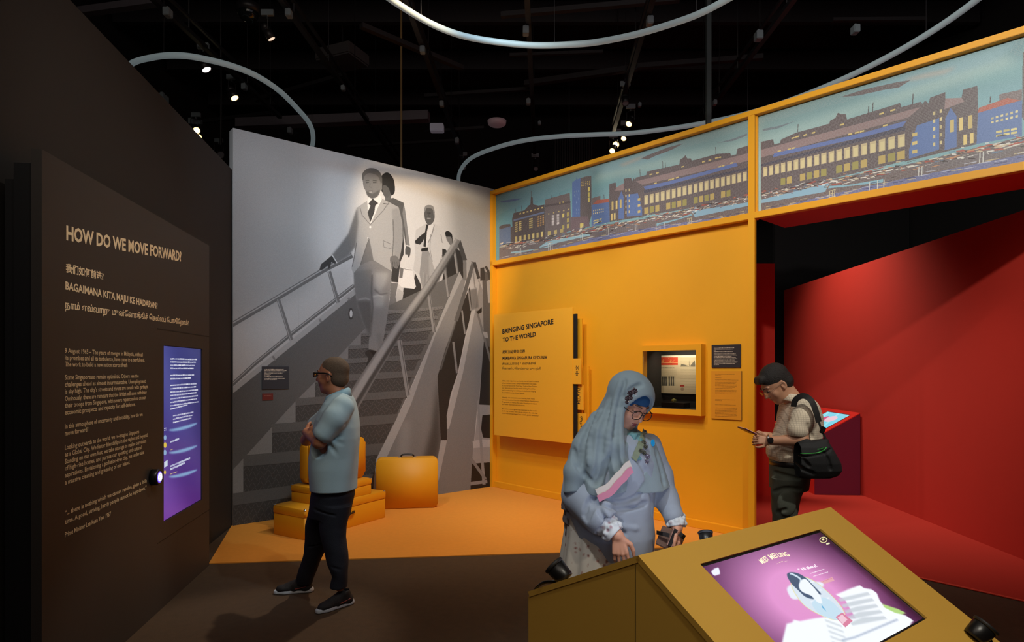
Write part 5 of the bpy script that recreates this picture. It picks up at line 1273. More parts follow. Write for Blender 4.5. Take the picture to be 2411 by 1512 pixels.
def skin_mat(name, c, c2=None):
    m = mat(name, c, .5, noise=.05, nscale=25); b = m.node_tree.nodes['Principled BSDF']
    b.inputs['Subsurface Weight'].default_value = .12; b.inputs['Subsurface Radius'].default_value = (.02, .008, .004); b.inputs['Subsurface Scale'].default_value = .3
    return m
def rot_from(fwd, up=(0, 0, 1), roll=0.0):
    """columns: right, forward, up"""
    f = Vector(fwd).normalized(); r = f.cross(Vector(up)).normalized(); u = r.cross(f).normalized()
    M = Matrix((r, f, u)).transposed()
    if roll: M = Matrix.Rotation(roll, 3, f) @ M
    return M
class Head:
    def __init__(s, c, R, sc=1.0): s.c = Vector(c); s.R = R; s.s = sc
    def w(s, x, y, z): return s.c+s.R @ (Vector((x, y, z))*s.s)
    def d(s, x, y, z): return s.R @ Vector((x, y, z))
    def build(s, g, female=False):
        W = s.w; k = s.s; R = s.R
        e = lambda p, r, kk=.012, mode='add', RR=None: g.ell(W(*p), [a*k for a in r], RR or R, kk, mode)
        e((0, -.018, .048), (.074, .094, .078), .0); e((0, .012, .005), (.066, .078, .082), .03)
        e((0, .022, -.045), (.056, .066, .062), .03); e((0, .062, -.088), (.026, .022, .020), .022)
        e((0, .018, -.075), (.050, .055, .036), .02)
        for q in (-1, 1):
            e((.036*q, .062, -.018), (.024, .020, .026), .02)          # cheek
            e((.031*q, .088, .020), (.017, .012, .010), .008, 'sub')   # eye socket
            e((.031*q, .074, .017), (.0135, .0125, .0115), .004)       # eye ball under its lids
            g.cap(W(.012*q, .089, .036), W(.046*q, .074, .038), .006*k, .005*k, .010)
            e((.012*q, .094, -.022), (.009, .010, .008), .006)         # nostril wing
            # ear
            RE = R @ Matrix.Rotation(q*.35, 3, 'Z')
            e((.077*q, -.008, .000), (.008, .019, .032), .005, 'add', RE); e((.083*q, -.004, .004), (.006, .010, .018), .004, 'sub', RE); e((.075*q, -.002, -.024), (.007, .010, .010), .005, 'add', RE)
        g.cap(W(0, .086, .028), W(0, .106, -.016), .007*k, .0105*k, .010); e((0, .107, -.019), (.010, .009, .009), .006)
        g.cap(W(-.013, .086, -.046), W(.013, .086, -.046), .0062*k, .0062*k, .006); g.cap(W(-.011, .084, -.056), W(.011, .084, -.056), .0068*k, .0068*k, .006)
        g.cap(W(-.021, .090, -.0508), W(.021, .090, -.0508), .0012*k, .0012*k, .003, 'sub')
        e((0, .088, -.069), (.015, .006, .005), .008, 'sub')
    def features(s, parent, lipc, browc, eye_open=.35, glasses=None, side=(-1, 1)):
        W = s.w; k = s.s
        bm = bmesh.new()
        for z_, h_, w_ in ((-.0468, .0040, .0195), (-.0552, .0048, .0165)):
            bm_ell(bm, W(0, .0893 if z_ > -.05 else .0882, z_), (w_*k, .0052*k, h_*k), s.R, 14)
        build('lips', bm, mat('lips_'+parent.name, lipc, .45), parent, True)
        bm = bmesh.new()
        for q in (-1, 1):
            pts = [W(.012*q, .0955, .037), W(.026*q, .092, .0425), W(.040*q, .081, .041), W(.050*q, .068, .035)]
            bm_tube(bm, catmull(pts, 4), [.0012*k, .0026*k, .003*k, .003*k, .003*k, .003*k, .003*k, .0028*k, .0025*k, .0022*k, .002*k, .0015*k, .001*k], 6)
        build('eyebrows', bm, mat('brows_'+parent.name, browc, .8), parent, True)
        bm = bmesh.new()
        for q in (-1, 1):
            pts = [W(.018*q, .0845, .0135-.001), W(.026*q, .0885, .0115-.001), W(.036*q, .0875, .0115), W(.045*q, .079, .0145)]
            bm_tube(bm, catmull(pts, 4), .0014*k, 6)
        build('eyelashes', bm, mat('lash', S(20, 14, 12), .6), parent, True)
        if eye_open > 0:
            bm = bmesh.new(); bm2 = bmesh.new()
            for q in (-1, 1):
                bm_ell(bm, W(.031*q, .0785, .0165), (.0105*k, .0092*k, .0055*k), s.R, 12); bm_ell(bm2, W(.031*q, .0845, .0160), (.0046*k, .0046*k, .0046*k), s.R, 10)
            build('eyes', bm, mat('eye_white', S(200, 190, 180), .3), parent, True); build('pupils', bm2, mat('pupil', S(24, 16, 12), .15), parent, True)
    def glasses(s, parent, col, rw=.024, rh=.017, thick=.0018, square=2.6, zc=.014, tint=True, top=None):
        W = s.w; k = s.s
        t = None
        for q in (-1, 1):
            pts = []
            for a in np.linspace(0, 2*math.pi, 33):
                ca, sa = math.cos(a), math.sin(a)
                x = .033*q+rw*math.copysign(abs(ca)**(2/square), ca); z = zc+rh*math.copysign(abs(sa)**(2/square), sa)
                pts.append(W(x, .108-.10*max(0, abs(x)-.02), z))
            bm = bmesh.new(); bm_tube(bm, pts, thick*k, 7, cap=False); fr = build('glasses_rim', bm, col, parent, True)
            bm = bmesh.new(); vs = [bm.verts.new(p) for p in pts[:-1]]; bm.faces.new(vs); ln = build('lens', bm, gl, fr)
            bm = bmesh.new()
            bm_tube(bm, [W((.033+rw)*q, .1043-.10*(rw+.0), zc+.006), W(.079*q, .085, zc+.008), W(.083*q, .02, zc+.006), W(.084*q, -.012, zc+.002), W(.081*q, -.032, zc-.02)], [thick*k*1.2]*5, 7)
            build('temple_arm', bm, col, parent, True)
        bm = bmesh.new(); bm_tube(bm, [W(-.011, .1085, zc+.004), W(0, .111, zc+.007), W(.011, .1085, zc+.004)], thick*k, 7); build('nose_bridge', bm, col, parent, True)

def hand(g, wrist, d, nrm, side, curl=.5, sc=1.0, spread=.09, thumb=.6, k=.004, curls=None):
    """five fingers and palm into body field g. d: wrist->knuckle direction, nrm: back of the hand, side: +1 thumb towards cross(d, nrm)"""
    d = Vector(d).normalized(); nrm = Vector(nrm); nrm = (nrm-d*nrm.dot(d)).normalized(); s_ = d.cross(nrm).normalized()*side
    w = Vector(wrist); palm = .085*sc
    for i, off in enumerate((.030, .010, -.010, -.028)):
        kn = w+d*palm*(1-.05*abs(i-1))+s_*off*sc
        g.cap(w+s_*off*.55*sc+d*.012, kn, .0145*sc, .0105*sc, .008, flat=None)
        L = (.040, .045, .042, .033)[i]*sc; r = (.0088, .009, .0086, .0076)[i]*sc
        c = curls[i] if curls else curl
        dd = (d+s_*(1.5-i)*spread).normalized(); p = kn; a = c*.7
        for j, f in enumerate((1, .66, .52)):
            dirn = (dd*math.cos(a)-nrm*math.sin(a)).normalized(); q = p+dirn*L*f
            g.cap(p, q, r*(1-.08*j), r*(1-.08*(j+1)), .003); p = q; a += c*.85
    b = w+s_*.022*sc+d*.018
    td = (d*.62+s_*.75-nrm*.25*thumb).normalized(); p1 = b+td*.040*sc
    td2 = (d*.9+s_*.25-nrm*.45*thumb).normalized(); p2 = p1+td2*.032*sc; td3 = (d*.95-s_*.05-nrm*.5*thumb).normalized(); p3 = p2+td3*.026*sc
    g.cap(b, p1, .0155*sc, .0115*sc, .006); g.cap(p1, p2, .0112*sc, .010*sc, .004); g.cap(p2, p3, .0098*sc, .008*sc, .003)

# ------------------------------------------------------------------ man in the pale blue polo shirt, arms crossed
def rings_px(rows, Y, ydep=None):
    """rows: (pixel y, left x, right x, half depth, [depth offset]) -> loft rings"""
    out = []
    for r in rows:
        y, l, rr, dep = r[:4]; off = r[4] if len(r) > 4 else 0
        a, b = P(l, y, Y+off), P(rr, y, Y+off); out.append((a.z, (a.x+b.x)/2, Y+off, (b.x-a.x)/2, dep))
    return out
Y1 = 4.42
m1 = thing('person', (P(790, 1400, Y1).x, Y1, 0), 'person in pale blue polo shirt standing with arms crossed by the yellow luggage', 'person')
SK1 = skin_mat('skin_tan', S(176, 116, 84))
H1 = Head(P(783, 887, Y1), rot_from((-.985, .17, -.03)), 1.06)
g = Sdf((-1.75, 4.02, .0), (-.85, 4.85, 1.76), .0045)
H1.build(g)
g.cap(P(786, 905, Y1), P(800, 948, Y1), .056, .066, .02)
# torso, hips, legs inside the clothes
g.loft(rings_px([(948,782,818,.10),(975,768,832,.18),(1040,752,835,.175),(1100,745,828,.14),(1160,748,822,.12)], Y1), .03)
for lx, kx, ax, Yo, Yk, Yf in (((768,1175),(748,1265),(717,1362),.06,.09,.155),((790,1175),(790,1270),(800,1380),-.06,-.09,-.122)):
    g.chain([P(*lx, Y1+Yo), P(*kx, Y1+Yk), P(*ax, Y1+Yf)], [.070, .050, .036], .02)
# near arm (his left): shoulder, elbow towards the lens, forearm across the chest
sh = P(806, 968, Y1-.17); el = P(752, 1042, Y1-.21); wr = P(722, 1018, Y1+.02)
g.chain([sh, el], [.052, .043], .015); g.chain([el, wr], [.043, .030], .012)
sh2 = P(790, 968, Y1+.19); el2 = P(722, 1036, Y1+.20); wr2 = P(737, 1012, Y1-.04)
g.chain([sh2, el2], [.050, .042], .015); g.chain([el2, wr2], [.042, .030], .012)
hand(g, wr, (wr-el)*.6+Vector((.02, .08, 0)), (-1, -.1, .2), 1, .55, .92); hand(g, wr2, (wr2-el2)*.6+Vector((.1, -.02, .0)), (-.3, -.9, .4), -1, .75, .92)
body1 = g.mesh('body', SK1, m1)
H1.features(m1, S(140, 84, 70), S(70, 52, 42), .4)
M_GLB = mat('glasses_black', S(16, 14, 14), .3); H1.glasses(m1, M_GLB, .026, .017, .0034, 3.2, zc=.018)
# hair: cropped, greying
g = Sdf(H1.c-Vector((.16, .16, .12)), H1.c+Vector((.16, .16, .18)), .003)
g.ell(H1.w(0, -.018, .048), (.0805, .1025, .0865), H1.R, 0); g.ell(H1.w(0, -.040, -.015), (.070, .072, .064), H1.R, .02)
g.ell(H1.w(0, .125, .0), (.12, .098, .17), H1.R, .014, 'sub')
for q in (-1, 1): g.ell(H1.w(.084*q, .008, -.022), (.030, .036, .046), H1.R, .008, 'sub')
g.ell(H1.w(0, .01, -.125), (.12, .12, .075), H1.R, .008, 'sub')
g.mesh('hair', mat('hair_greybrown', S(92, 72, 54), .75, noise=.35, nscale=60, bump=.6, bscale=300), m1)
M_POLO = mat('polo_paleblue', S(174, 196, 202), .85, noise=.03, nscale=80, bump=.25, bscale=500)
g = Sdf((-1.75, 4.02, .60), (-.85, 4.85, 1.60), .005)
rows = [(917,806,814,.045),(925,785,822,.085),(935,776,829,.13),(948,766,834,.175),(965,757,838,.20),(985,748,842,.205),(1005,743,844.5,.205),(1030,741,845,.20),(1050,736,843.5,.195),(1075,731,841,.19),(1100,731,839.5,.19),(1125,732.5,838,.185),(1151,734,838,.182)]
def f1(th, z): return .012*np.sin(3*th+z*9)+.012*np.sin(7*th-z*14)*np.clip((1.32-z)*3, 0, 1)
g.loft(rings_px(rows, Y1), .02, fold=f1, sq=2.3)
g.chain([P(808, 960, Y1-.15), P(790, 985, Y1-.20), P(763, 1020, Y1-.215)], [.075, .074, .068], .03); g.chain([P(790, 965, Y1+.17), P(745, 1000, Y1+.20)], [.075, .064], .03)
# sleeve ends are cut clean, neck opening left for the collar
dn = (P(742,1043,Y1-.22)-P(790, 985, Y1-.20)).normalized(); c = P(756, 1030, Y1-.215)
g.ell(c+dn*.085, (.10, .10, .083), rot_from((0,1,0), dn), .003, 'sub'); g.ell(P(735, 1030, Y1+.2), (.06, .08, .07), None, .003, 'sub')
for a, b, r in ((P(772,1040,Y1-.17), P(820,1020,Y1-.20), .006), (P(776,1048,Y1-.19), P(808,1090,Y1-.20), .006), (P(790,1040,Y1-.20), P(835,1055,Y1-.16), .005), (P(815,1000,Y1-.21), P(840,1035,Y1-.12), .006)): g.cap(a, b, r*.4, r*.2, .030, 'sub')
g.cap(P(786,905,Y1), P(800,945,Y1), .064, .066, .006, 'sub')
g.mesh('polo_shirt', M_POLO, m1)
# collar
bm = bmesh.new(); nc = P(793, 930, Y1); ringA, ringB, ringC = [], [], []
for i in range(25):
    a = 2*math.pi*i/24+.12; ca, sa = math.cos(a), math.sin(a)      # a = 0 at the back of the neck (+x)
    drop = .030*(1-ca)/2*1.9
    ringA.append(bm.verts.new(nc+Vector((.068*ca+.012, .070*sa, .052-drop)))); ringB.append(bm.verts.new(nc+Vector((.082*ca+.010, .086*sa, .046-drop)))); ringC.append(bm.verts.new(nc+Vector((.100*ca+.004, .108*sa, -.008-drop*1.25))))
for i in range(24):
    if i == 12: continue
    bm.faces.new((ringA[i], ringA[i+1], ringB[i+1], ringB[i])); bm.faces.new((ringB[i], ringB[i+1], ringC[i+1], ringC[i]))
col = build('collar', bm, mat('collar_blue', S(148, 184, 198), .8), m1, True); sm_ = col.modifiers.new('thick', 'SOLIDIFY'); sm_.thickness = .005
# trousers
M_NAVY = mat('trousers_navy', S(20, 22, 34), .8, noise=.1, nscale=30, bump=.3, bscale=300)
g = Sdf((-1.75, 4.02, .05), (-.85, 4.85, .86), .005)
g.loft(rings_px([(1140,738,834,.15),(1165,733.5,834,.16),(1195,730,827,.155),(1215,726,824,.14)], Y1), .02)
g.loft(rings_px([(1190,731,800,.085,.07),(1236,719,792,.08,.085),(1265,718.5,778,.075,.10),(1300,716.5,764,.07,.12),(1330,708,750,.066,.14),(1355,699,741,.062,.15),(1373,697,735,.058,.16)], Y1), .02, fold=lambda th, z: .03*np.sin(z*42+2*th)*np.clip((.5-z)*3, 0, 1))
g.loft(rings_px([(1190,752,826,.09,-.07),(1240,752,815.5,.085,-.08),(1265,756,814,.08,-.09),(1300,765,819,.078,-.10),(1330,772,820,.072,-.115),(1357,783,818,.066,-.12),(1383,777,817,.062,-.125)], Y1), .02, fold=lambda th, z: .03*np.sin(z*42+2*th)*np.clip((.5-z)*3, 0, 1))
for a, b in ((P(740,1200,Y1-.14), P(790,1215,Y1-.16)), (P(795,1262,Y1-.18), P(815,1250,Y1-.14)), (P(722,1290,Y1+.04), P(755,1280,Y1+.05)), (P(775,1335,Y1-.19), P(815,1345,Y1-.18))): g.cap(a, b, .006, .003, .014, 'sub')
g.mesh('trousers', M_NAVY, m1)
# running shoes
def shoe(parent, heel, toe, w=.048, hgt=.075, tag='shoe'):
    heel = Vector(heel); toe = Vector(toe); d = (toe-heel); L = d.length; d.normalize(); s_ = Vector((-d.y, d.x, 0)).normalized()
    lo = [min(heel[i], toe[i])-.08 for i in range(3)]; hi = [max(heel[i], toe[i])+.08 for i in range(3)]; hi[2] += .08; up = Vector((0, 0, 1))
    at = lambda t, o, z: heel+d*(L*t)+s_*o+up*z
    g = Sdf(lo, hi, .0035)
    g.chain([at(.10,0,.034), at(.45,0,.032), at(.86,0,.026)], [.036, .036, .030], .01, flat=None); g.ell(at(.72,0,.034), (.055,.042,.028), rot_from((s_.x, s_.y, 0)), .012)
    g.chain([at(.14,0,.04), at(.20,0,hgt+.012)], [.040, .038], .015); g.chain([at(.26,0,hgt), at(.60,0,.048)], [.034, .028], .02)
    g.cap(at(.20,0,hgt+.03), at(.24,0,hgt+.06), .031, .034, .004, 'sub')
    u = g.mesh('shoe', mat('shoe_black', S(28, 24, 24), .7, bump=.4, bscale=300), parent)
    g = Sdf(lo, hi, .0035)
    for t0, t1, r0, r1 in ((.06, .40, .036, .034), (.40, .72, .034, .040), (.72, .93, .040, .028)): g.cap(at(t0,0,.012), at(t1,0,.012), r0, r1, .01)
    g.comb((slice(None),)*3, np.broadcast_to((g.ax[2][None, None, :]-(heel.z+.026)).astype(np.float32), g.d.shape), .003, 'max') if False else None
    g.d = np.maximum(g.d, (g.ax[2][None, None, :]-(heel.z+.027+.012*np.clip(1-((g.ax[0][:, None, None]-heel.x)*d.x+(g.ax[1][None, :, None]-heel.y)*d.y)/L*2, 0, 1))).astype(np.float32)); g.d = np.maximum(g.d, ((heel.z+.001)-g.ax[2][None, None, :]).astype(np.float32))
    so = g.mesh('sole', mat('sole_white', S(196, 200, 206), .6), u)
    bm = bmesh.new()
    for k_ in range(5):
        t = .34+k_*.055; bm_tube(bm, [at(t,-.020,.070-.012*k_*.6), at(t+.01,0,.082-.013*k_*.6), at(t,.020,.070-.012*k_*.6)], .0025, 5)
    build('laces', bm, mat('lace_grey', S(60, 58, 60), .8), u)
    bm = bmesh.new()
    for sg in (-1, 1):
        bm_tube(bm, [at(.12,.040*sg,.05), at(.30,.041*sg,.040), at(.42,.041*sg,.036)], .003, 5); 
    build('shoe_stripe', bm, mat('stripe_red', S(150, 70, 60), .6), u)
shoe(m1, P(733, 1392, Y1+.155)*1.0+Vector((0, 0, 0)) if False else Vector((P(732,1392,4.59).x, 4.59, .001)), Vector((P(650,1388,4.56).x, 4.54, .001)))
shoe(m1, Vector((P(824,1405,4.33).x, 4.36, .001)), Vector((P(752,1430,4.22).x, 4.17, .001)))
# ------------------------------------------------------------------ man reading his phone, shoulder bag
Y2 = 4.30
m2 = thing('person', (P(1855, 1300, Y2).x, Y2, 0), 'person in pale checked shirt looking down at a phone by the yellow post', 'person')
SK2 = skin_mat('skin_fair', S(196, 146, 116))
H2 = Head(P(1829, 907, Y2), rot_from((-.76, -.05, -.64)), 1.02)
g = Sdf((1.45, 3.92, .0), (2.25, 4.70, 1.66), .0045)
H2.build(g)
g.cap(H2.w(0, -.03, -.06), P(1873, 950, Y2), .052, .062, .02)
g.loft(rings_px([(945,1858,1900,.12),(975,1846,1918,.17),(1030,1840,1912,.14),(1085,1830,1898,.11)], Y2), .03)
for o_ in (.06, -.06): g.chain([P(1860, 1110, Y2+o_), P(1848, 1255, Y2+o_*1.2), P(1856, 1405, Y2+o_*1.2)], [.058, .044, .034], .02)
sh = P(1893, 975, Y2-.15); el = P(1887, 1036, Y2-.20); wr = P(1812, 1038, Y2-.13)
g.chain([sh, el], [.036, .042], .015); g.chain([el, wr], [.043, .027], .012)
sh2 = P(1880, 968, Y2+.17); el2 = P(1868, 1040, Y2+.20); wr2 = P(1802, 1026, Y2+.06)
g.chain([sh2, el2], [.048, .040], .015); g.chain([el2, wr2], [.040, .027], .012)
hand(g, wr, (-1, .18, .10), (.1, -.9, .3), -1, .75, .80, curls=(.9, 1.0, 1.1, 1.15)); hand(g, wr2, (-1, -.15, .15), (.2, .9, .2), 1, .8, .78, curls=(.8, .95, 1.05, 1.1))
g.mesh('body', SK2, m2)
H2.features(m2, S(160, 96, 84), S(40, 30, 26), .3)
H2.glasses(m2, mat('glasses_metal', S(120, 100, 90), .3, .6), .024, .013, .0011, 2.6, zc=.012)
g = Sdf(H2.c-Vector((.18, .16, .14)), H2.c+Vector((.18, .16, .20)), .003)
g.ell(H2.w(0, -.018, .056), (.081, .103, .092), H2.R, 0); g.ell(H2.w(0, -.052, -.005), (.072, .064, .070), H2.R, .02)
g.cap(H2.w(-.03, .068, .105), H2.w(.03, .068, .105), .020, .020, .02); g.cap(H2.w(-.03, .086, .092), H2.w(.03, .086, .092), .012, .012, .02)
g.ell(H2.w(0, .118, -.015), (.10, .078, .100), H2.R, .010, 'sub')
for q in (-1, 1): g.ell(H2.w(.084*q, .010, -.020), (.028, .036, .046), H2.R, .008, 'sub')
g.ell(H2.w(0, .0, -.115), (.12, .12, .060), H2.R, .008, 'sub')
g.mesh('hair', mat('hair_black', S(24, 19, 17), .6, noise=.3, nscale=50, bump=.6, bscale=250), m2)
# checked shirt
M_CHK = mat('shirt_check', S(206, 192, 168), .85)
nt = M_CHK.node_tree; b_ = nt.nodes['Principled BSDF']; tc = nt.nodes['Texture Coordinate']
sep = nt.nodes.new('ShaderNodeSeparateXYZ'); nt.links.new(tc.outputs['Object'], sep.inputs[0]); outs = []
for i_, ax_ in enumerate(('X', 'Y', 'Z')):
    mu = nt.nodes.new('ShaderNodeMath'); mu.operation = 'MULTIPLY'; mu.inputs[1].default_value = 75; nt.links.new(sep.outputs[ax_], mu.inputs[0])
    fr = nt.nodes.new('ShaderNodeMath'); fr.operation = 'FRACT'; nt.links.new(mu.outputs[0], fr.inputs[0])
    lt = nt.nodes.new('ShaderNodeMath'); lt.operation = 'LESS_THAN'; lt.inputs[1].default_value = .2; nt.links.new(fr.outputs[0], lt.inputs[0]); outs.append(lt)
mx1 = nt.nodes.new('ShaderNodeMath'); mx1.operation = 'MAXIMUM'; nt.links.new(outs[0].outputs[0], mx1.inputs[0]); nt.links.new(outs[2].outputs[0], mx1.inputs[1])
mxc = nt.nodes.new('ShaderNodeMix'); mxc.data_type = 'RGBA'; mxc.inputs[6].default_value = (*S(226, 214, 192), 1); mxc.inputs[7].default_value = (*S(196, 182, 160), 1)
nt.links.new(mx1.outputs[0], mxc.inputs[0]); nt.links.new(mxc.outputs[2], b_.inputs['Base Color'])
g = Sdf((1.45, 3.92, .90), (2.25, 4.70, 1.52), .0045)
g.loft(rings_px([(928,1874,1892,.05),(934,1862,1900,.10),(943,1853,1909,.155),(956,1846,1918,.185),(978,1840,1925,.195),(1000,1835,1927,.195),(1020,1828,1927,.19),(1040,1817,1925,.19),(1056,1810,1922,.185),(1072,1810,1918,.18),(1083,1816,1912,.165)], Y2), .02,
       fold=lambda th, z: .014*np.sin(4*th+z*12)+.012*np.sin(9*th-z*20), sq=2.25)
g.chain([P(1896, 962, Y2-.14), P(1890, 985, Y2-.17), P(1878, 1012, Y2-.19)], [.074, .074, .068], .03); g.chain([P(1885, 965, Y2+.15), P(1872, 1010, Y2+.19)], [.066, .062], .03)
dn = Vector((-.14, -.08, -1)).normalized(); c_ = P(1876, 1024, Y2-.19); g.ell(c_+dn*.075, (.085, .10, .072), None, .003, 'sub')
c_ = P(1868, 1024, Y2+.19); g.ell(c_+dn*.075, (.085, .10, .072), None, .003, 'sub')
for px in ([(1858,985),(1848,1010),(1840,1040)], [(1880,1035),(1850,1048),(1822,1062)], [(1902,1000),(1912,1030)], [(1845,1058),(1838,1078)]): stroke(g, px, .003, .022)
g.cap(H2.w(0, -.03, -.06), P(1870, 945, Y2), .060, .060, .006, 'sub')
g.mesh('shirt', M_CHK, m2)
bm = bmesh.new(); nc = P(1868, 938, Y2); A1_, B1_, C1_ = [], [], []
ax2 = Vector((.42, 0, .9)).normalized(); bx = Vector((.9, 0, -.42)).normalized(); by = Vector((0, 1, 0))
for i in range(25):
    a = 2*math.pi*i/24+.12; ca, sa = math.cos(a), math.sin(a); dr = .018*(1-ca)
    A1_.append(bm.verts.new(nc+bx*(.066*ca)+by*(.068*sa)+ax2*(.046-dr))); B1_.append(bm.verts.new(nc+bx*(.077*ca)+by*(.080*sa)+ax2*(.040-dr))); C1_.append(bm.verts.new(nc+bx*(.090*ca)+by*(.096*sa)+ax2*(-.004-dr*1.2)))
for i in range(24):
    if i == 12: continue
    bm.faces.new((A1_[i], A1_[i+1], B1_[i+1], B1_[i])); bm.faces.new((B1_[i], B1_[i+1], C1_[i+1], C1_[i]))
o = build('collar', bm, M_CHK, m2, True); sm_ = o.modifiers.new('thick', 'SOLIDIFY'); sm_.thickness = .004
# cargo trousers, belt
M_CARGO = mat('trousers_greygreen', S(84, 90, 80), .85, noise=.12, nscale=30, bump=.3, bscale=300)
g = Sdf((1.45, 3.92, .03), (2.25, 4.70, 1.02), .005)
g.loft(rings_px([(1080,1817,1908,.158),(1095,1816,1908,.16),(1131,1816,1901,.155),(1150,1816,1898,.15)], Y2), .02)
for o_ in (.075, -.075):
    g.loft(rings_px([(1125,1817,1896,.088,o_),(1158,1817,1888,.086,o_),(1184,1818,1880,.082,o_),(1213,1820,1875,.080,o_),(1260,1822,1870,.072,o_),(1330,1830,1878,.064,o_),(1405,1835,1880,.064,o_)], Y2), .015, fold=lambda th, z: .02*np.sin(z*50+2*th))
g.ell(P(1852, 1186, Y2-.158), (.062, .020, .082), None, .012)
for px in ([(1825,1112),(1850,1120),(1880,1128)], [(1822,1158),(1850,1150),(1885,1152)], [(1830,1206),(1850,1200)]): stroke(g, px, .003, .02)
g.mesh('trousers', M_CARGO, m2)
bm = bmesh.new(); r0, r1 = rings_px([(1095,1815.5,1909,.163), (1082,1815.5,1909,.163)], Y2); pr = []
for z, cx_, cy_, rx, ry in sorted((r0, r1)): pr.append([bm.verts.new((cx_+rx*math.cos(t), cy_+ry*math.sin(t), z)) for t in np.linspace(0, 2*math.pi, 40, endpoint=False)])
for i in range(40): bm.faces.new((pr[0][i], pr[0][(i+1) % 40], pr[1][(i+1) % 40], pr[1][i]))
bm.faces.new(pr[0][::-1]); bm.faces.new(pr[1]); build('belt', bm, mat('belt_black', S(24, 20, 18), .4), m2, True)
for o_ in (.078, -.078): shoe(m2, (P(1890, 1428, Y2).x, Y2+o_, .001), (P(1890, 1428, Y2).x-.27, Y2+o_-.01, .001), .046)
# watch
c_ = P(1809, 1036.5, Y2-.13); dx_ = (wr-el).normalized()
bm = bmesh.new(); x_, y_ = frame_of(dx_)
bm_tube(bm, [c_+(x_*math.cos(t)+y_*math.sin(t))*.0315 for t in np.linspace(0, 2*math.pi, 25)], .006, 6); build('watch_strap', bm, M_CHROME, m2, True)
bm = bmesh.new(); bm_lathe(bm, c_+Vector((0, -.028, .002)), (0, -1, .1), [(0, .020), (.008, .020), (.009, .016)], 20); wf = build('watch_face', bm, mat('watch_dark', S(30, 28, 30), .2), m2, True)
# phone
ph = thing('phone', P(1759, 1015, Y2-.02), 'dark red phone held in both hands by the man in the checked shirt', 'phone')
R_ = Matrix.Rotation(math.radians(26), 3, 'Y'); bm = bmesh.new(); bm_box(bm, P(1759, 1014.5, Y2-.03), (.088, .150, .009), M=R_); build('phone_case', bm, mat('phone_red', S(90, 26, 22), .4), ph, bevel=.003)
bm = bmesh.new(); bm_box(bm, P(1759, 1014.5, Y2-.03)+R_ @ Vector((0, 0, .005)), (.080, .140, .0012), M=R_); build('phone_screen', bm, mat('phone_glow', S(200, 170, 190), .2, emit=.6), ph)
# shoulder bag
sb_ = thing('shoulder_bag', P(1920, 1085, 4.06), 'black shoulder bag with a green line at the hip of the man in checked shirt', 'bag')
g = Sdf((1.80, 3.84, .70), (2.26, 4.16, 1.20), .004)
prf = [(1120,1872,1972,.040),(1126,1884,1955,.030),(1108,1866,1980,.058),(1090,1862,1977,.066),(1070,1859,1966,.066),(1052,1862,1956,.055),(1042,1885,1950,.040),(1034,1935,1949,.022)]
g.loft(rings_px(prf, 4.02), .015, sq=3.0)
g.cap(P(1900, 1044, 4.02), P(1862, 1056, 4.02), .028, .022, .02)
for px in ([(1872,1090),(1890,1105),(1915,1115)], [(1935,1060),(1950,1085),(1955,1105)], [(1890,1082),(1905,1098)]): stroke(g, px, .003, .02)
stroke(g, [(1876,1072),(1900,1076),(1940,1068),(1955,1058)], .002, .012)
gb = g; g.mesh('bag_body', mat('bag_black', S(24, 26, 28), .7, noise=.2, nscale=40, bump=.3, bscale=400), sb_)
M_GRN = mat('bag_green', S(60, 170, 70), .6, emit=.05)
bm = bmesh.new(); bm_tube(bm, [surf(gb, x, y, off=.002) for x, y in catmull([(1885,1067.5),(1905,1067.8),(1926,1066),(1940,1060),(1946,1053)], 4)], .0035, 6); build('piping', bm, M_GRN, sb_)
pa = surf(gb, 1922.5, 1059, off=.006); pb_ = surf(gb, 1937, 1056, off=.006); d_ = pb_-pa
put_text('acer', pa+Vector((0,-.012,0)), d_.normalized(), Vector((.1, 0, 1)).normalized(), d_.length, .011, M_GRN, sb_, .01)
ribbon('strap', catmull([P(1868,958,4.085), P(1873,942,4.07), P(1886,933,4.06), P(1900,935,4.05), P(1913,948,4.03), P(1922,972,4.02), P(1928,994,4.02)], 6), .036, mat('strap_black', S(26, 24, 24), .7), sb_, .003)
ribbon('strap', catmull([P(1927,990,4.02), P(1932,1006,4.02), P(1944,1034,4.02)], 6), .012, mat('strap_black', S(26, 24, 24), .7), sb_, .003)
bm = bmesh.new(); bm_box(bm, P(1937, 1013, 4.015), (.03, .01, .045), M=Matrix.Rotation(.4, 3, 'Y')); build('buckle', bm, M_BLKPL, sb_, bevel=.003)

# ------------------------------------------------------------------ woman in the blue-grey headscarf
Y3 = 3.12
m3 = thing('person', (P(1440, 1300, Y3).x, Y3, 0), 'person in a blue grey headscarf and glasses bending over the near console', 'person')
SK3 = skin_mat('skin_rose', S(206, 150, 124))
ps, pt = math.radians(30), math.radians(30)
R3 = rot_from((math.cos(pt)*math.sin(ps), -math.cos(pt)*math.cos(ps), -math.sin(pt)), roll=-.16)
hc = P(1508, 972, 3.03)-R3 @ Vector((0, .092, .013))
H3 = Head(hc, R3, 1.05)
g = Sdf((.18, 2.55, .0), (.98, 3.55, 1.66), .0045)
H3.build(g, True)
g.cap(H3.w(0, -.03, -.07), P(1470, 1030, Y3+.03), .048, .055, .02)
g.loft(rings_px([(1030,1400,1520,.10),(1080,1370,1530,.13),(1160,1370,1520,.13),(1240,1360,1530,.15),(1330,1370,1515,.12)], Y3), .03)
for o_ in (1405, 1475): g.chain([P(o_, 1320, Y3), P(o_, 1480, Y3), P(o_, 1630, Y3)], [.075, .05, .035], .02)
wr3 = P(1455, 1262, 2.86); wl3 = P(1594, 1243, 3.02)
g.chain([P(1385,1050,Y3), P(1375,1170,Y3-.05), wr3], [.05, .045, .028], .015)
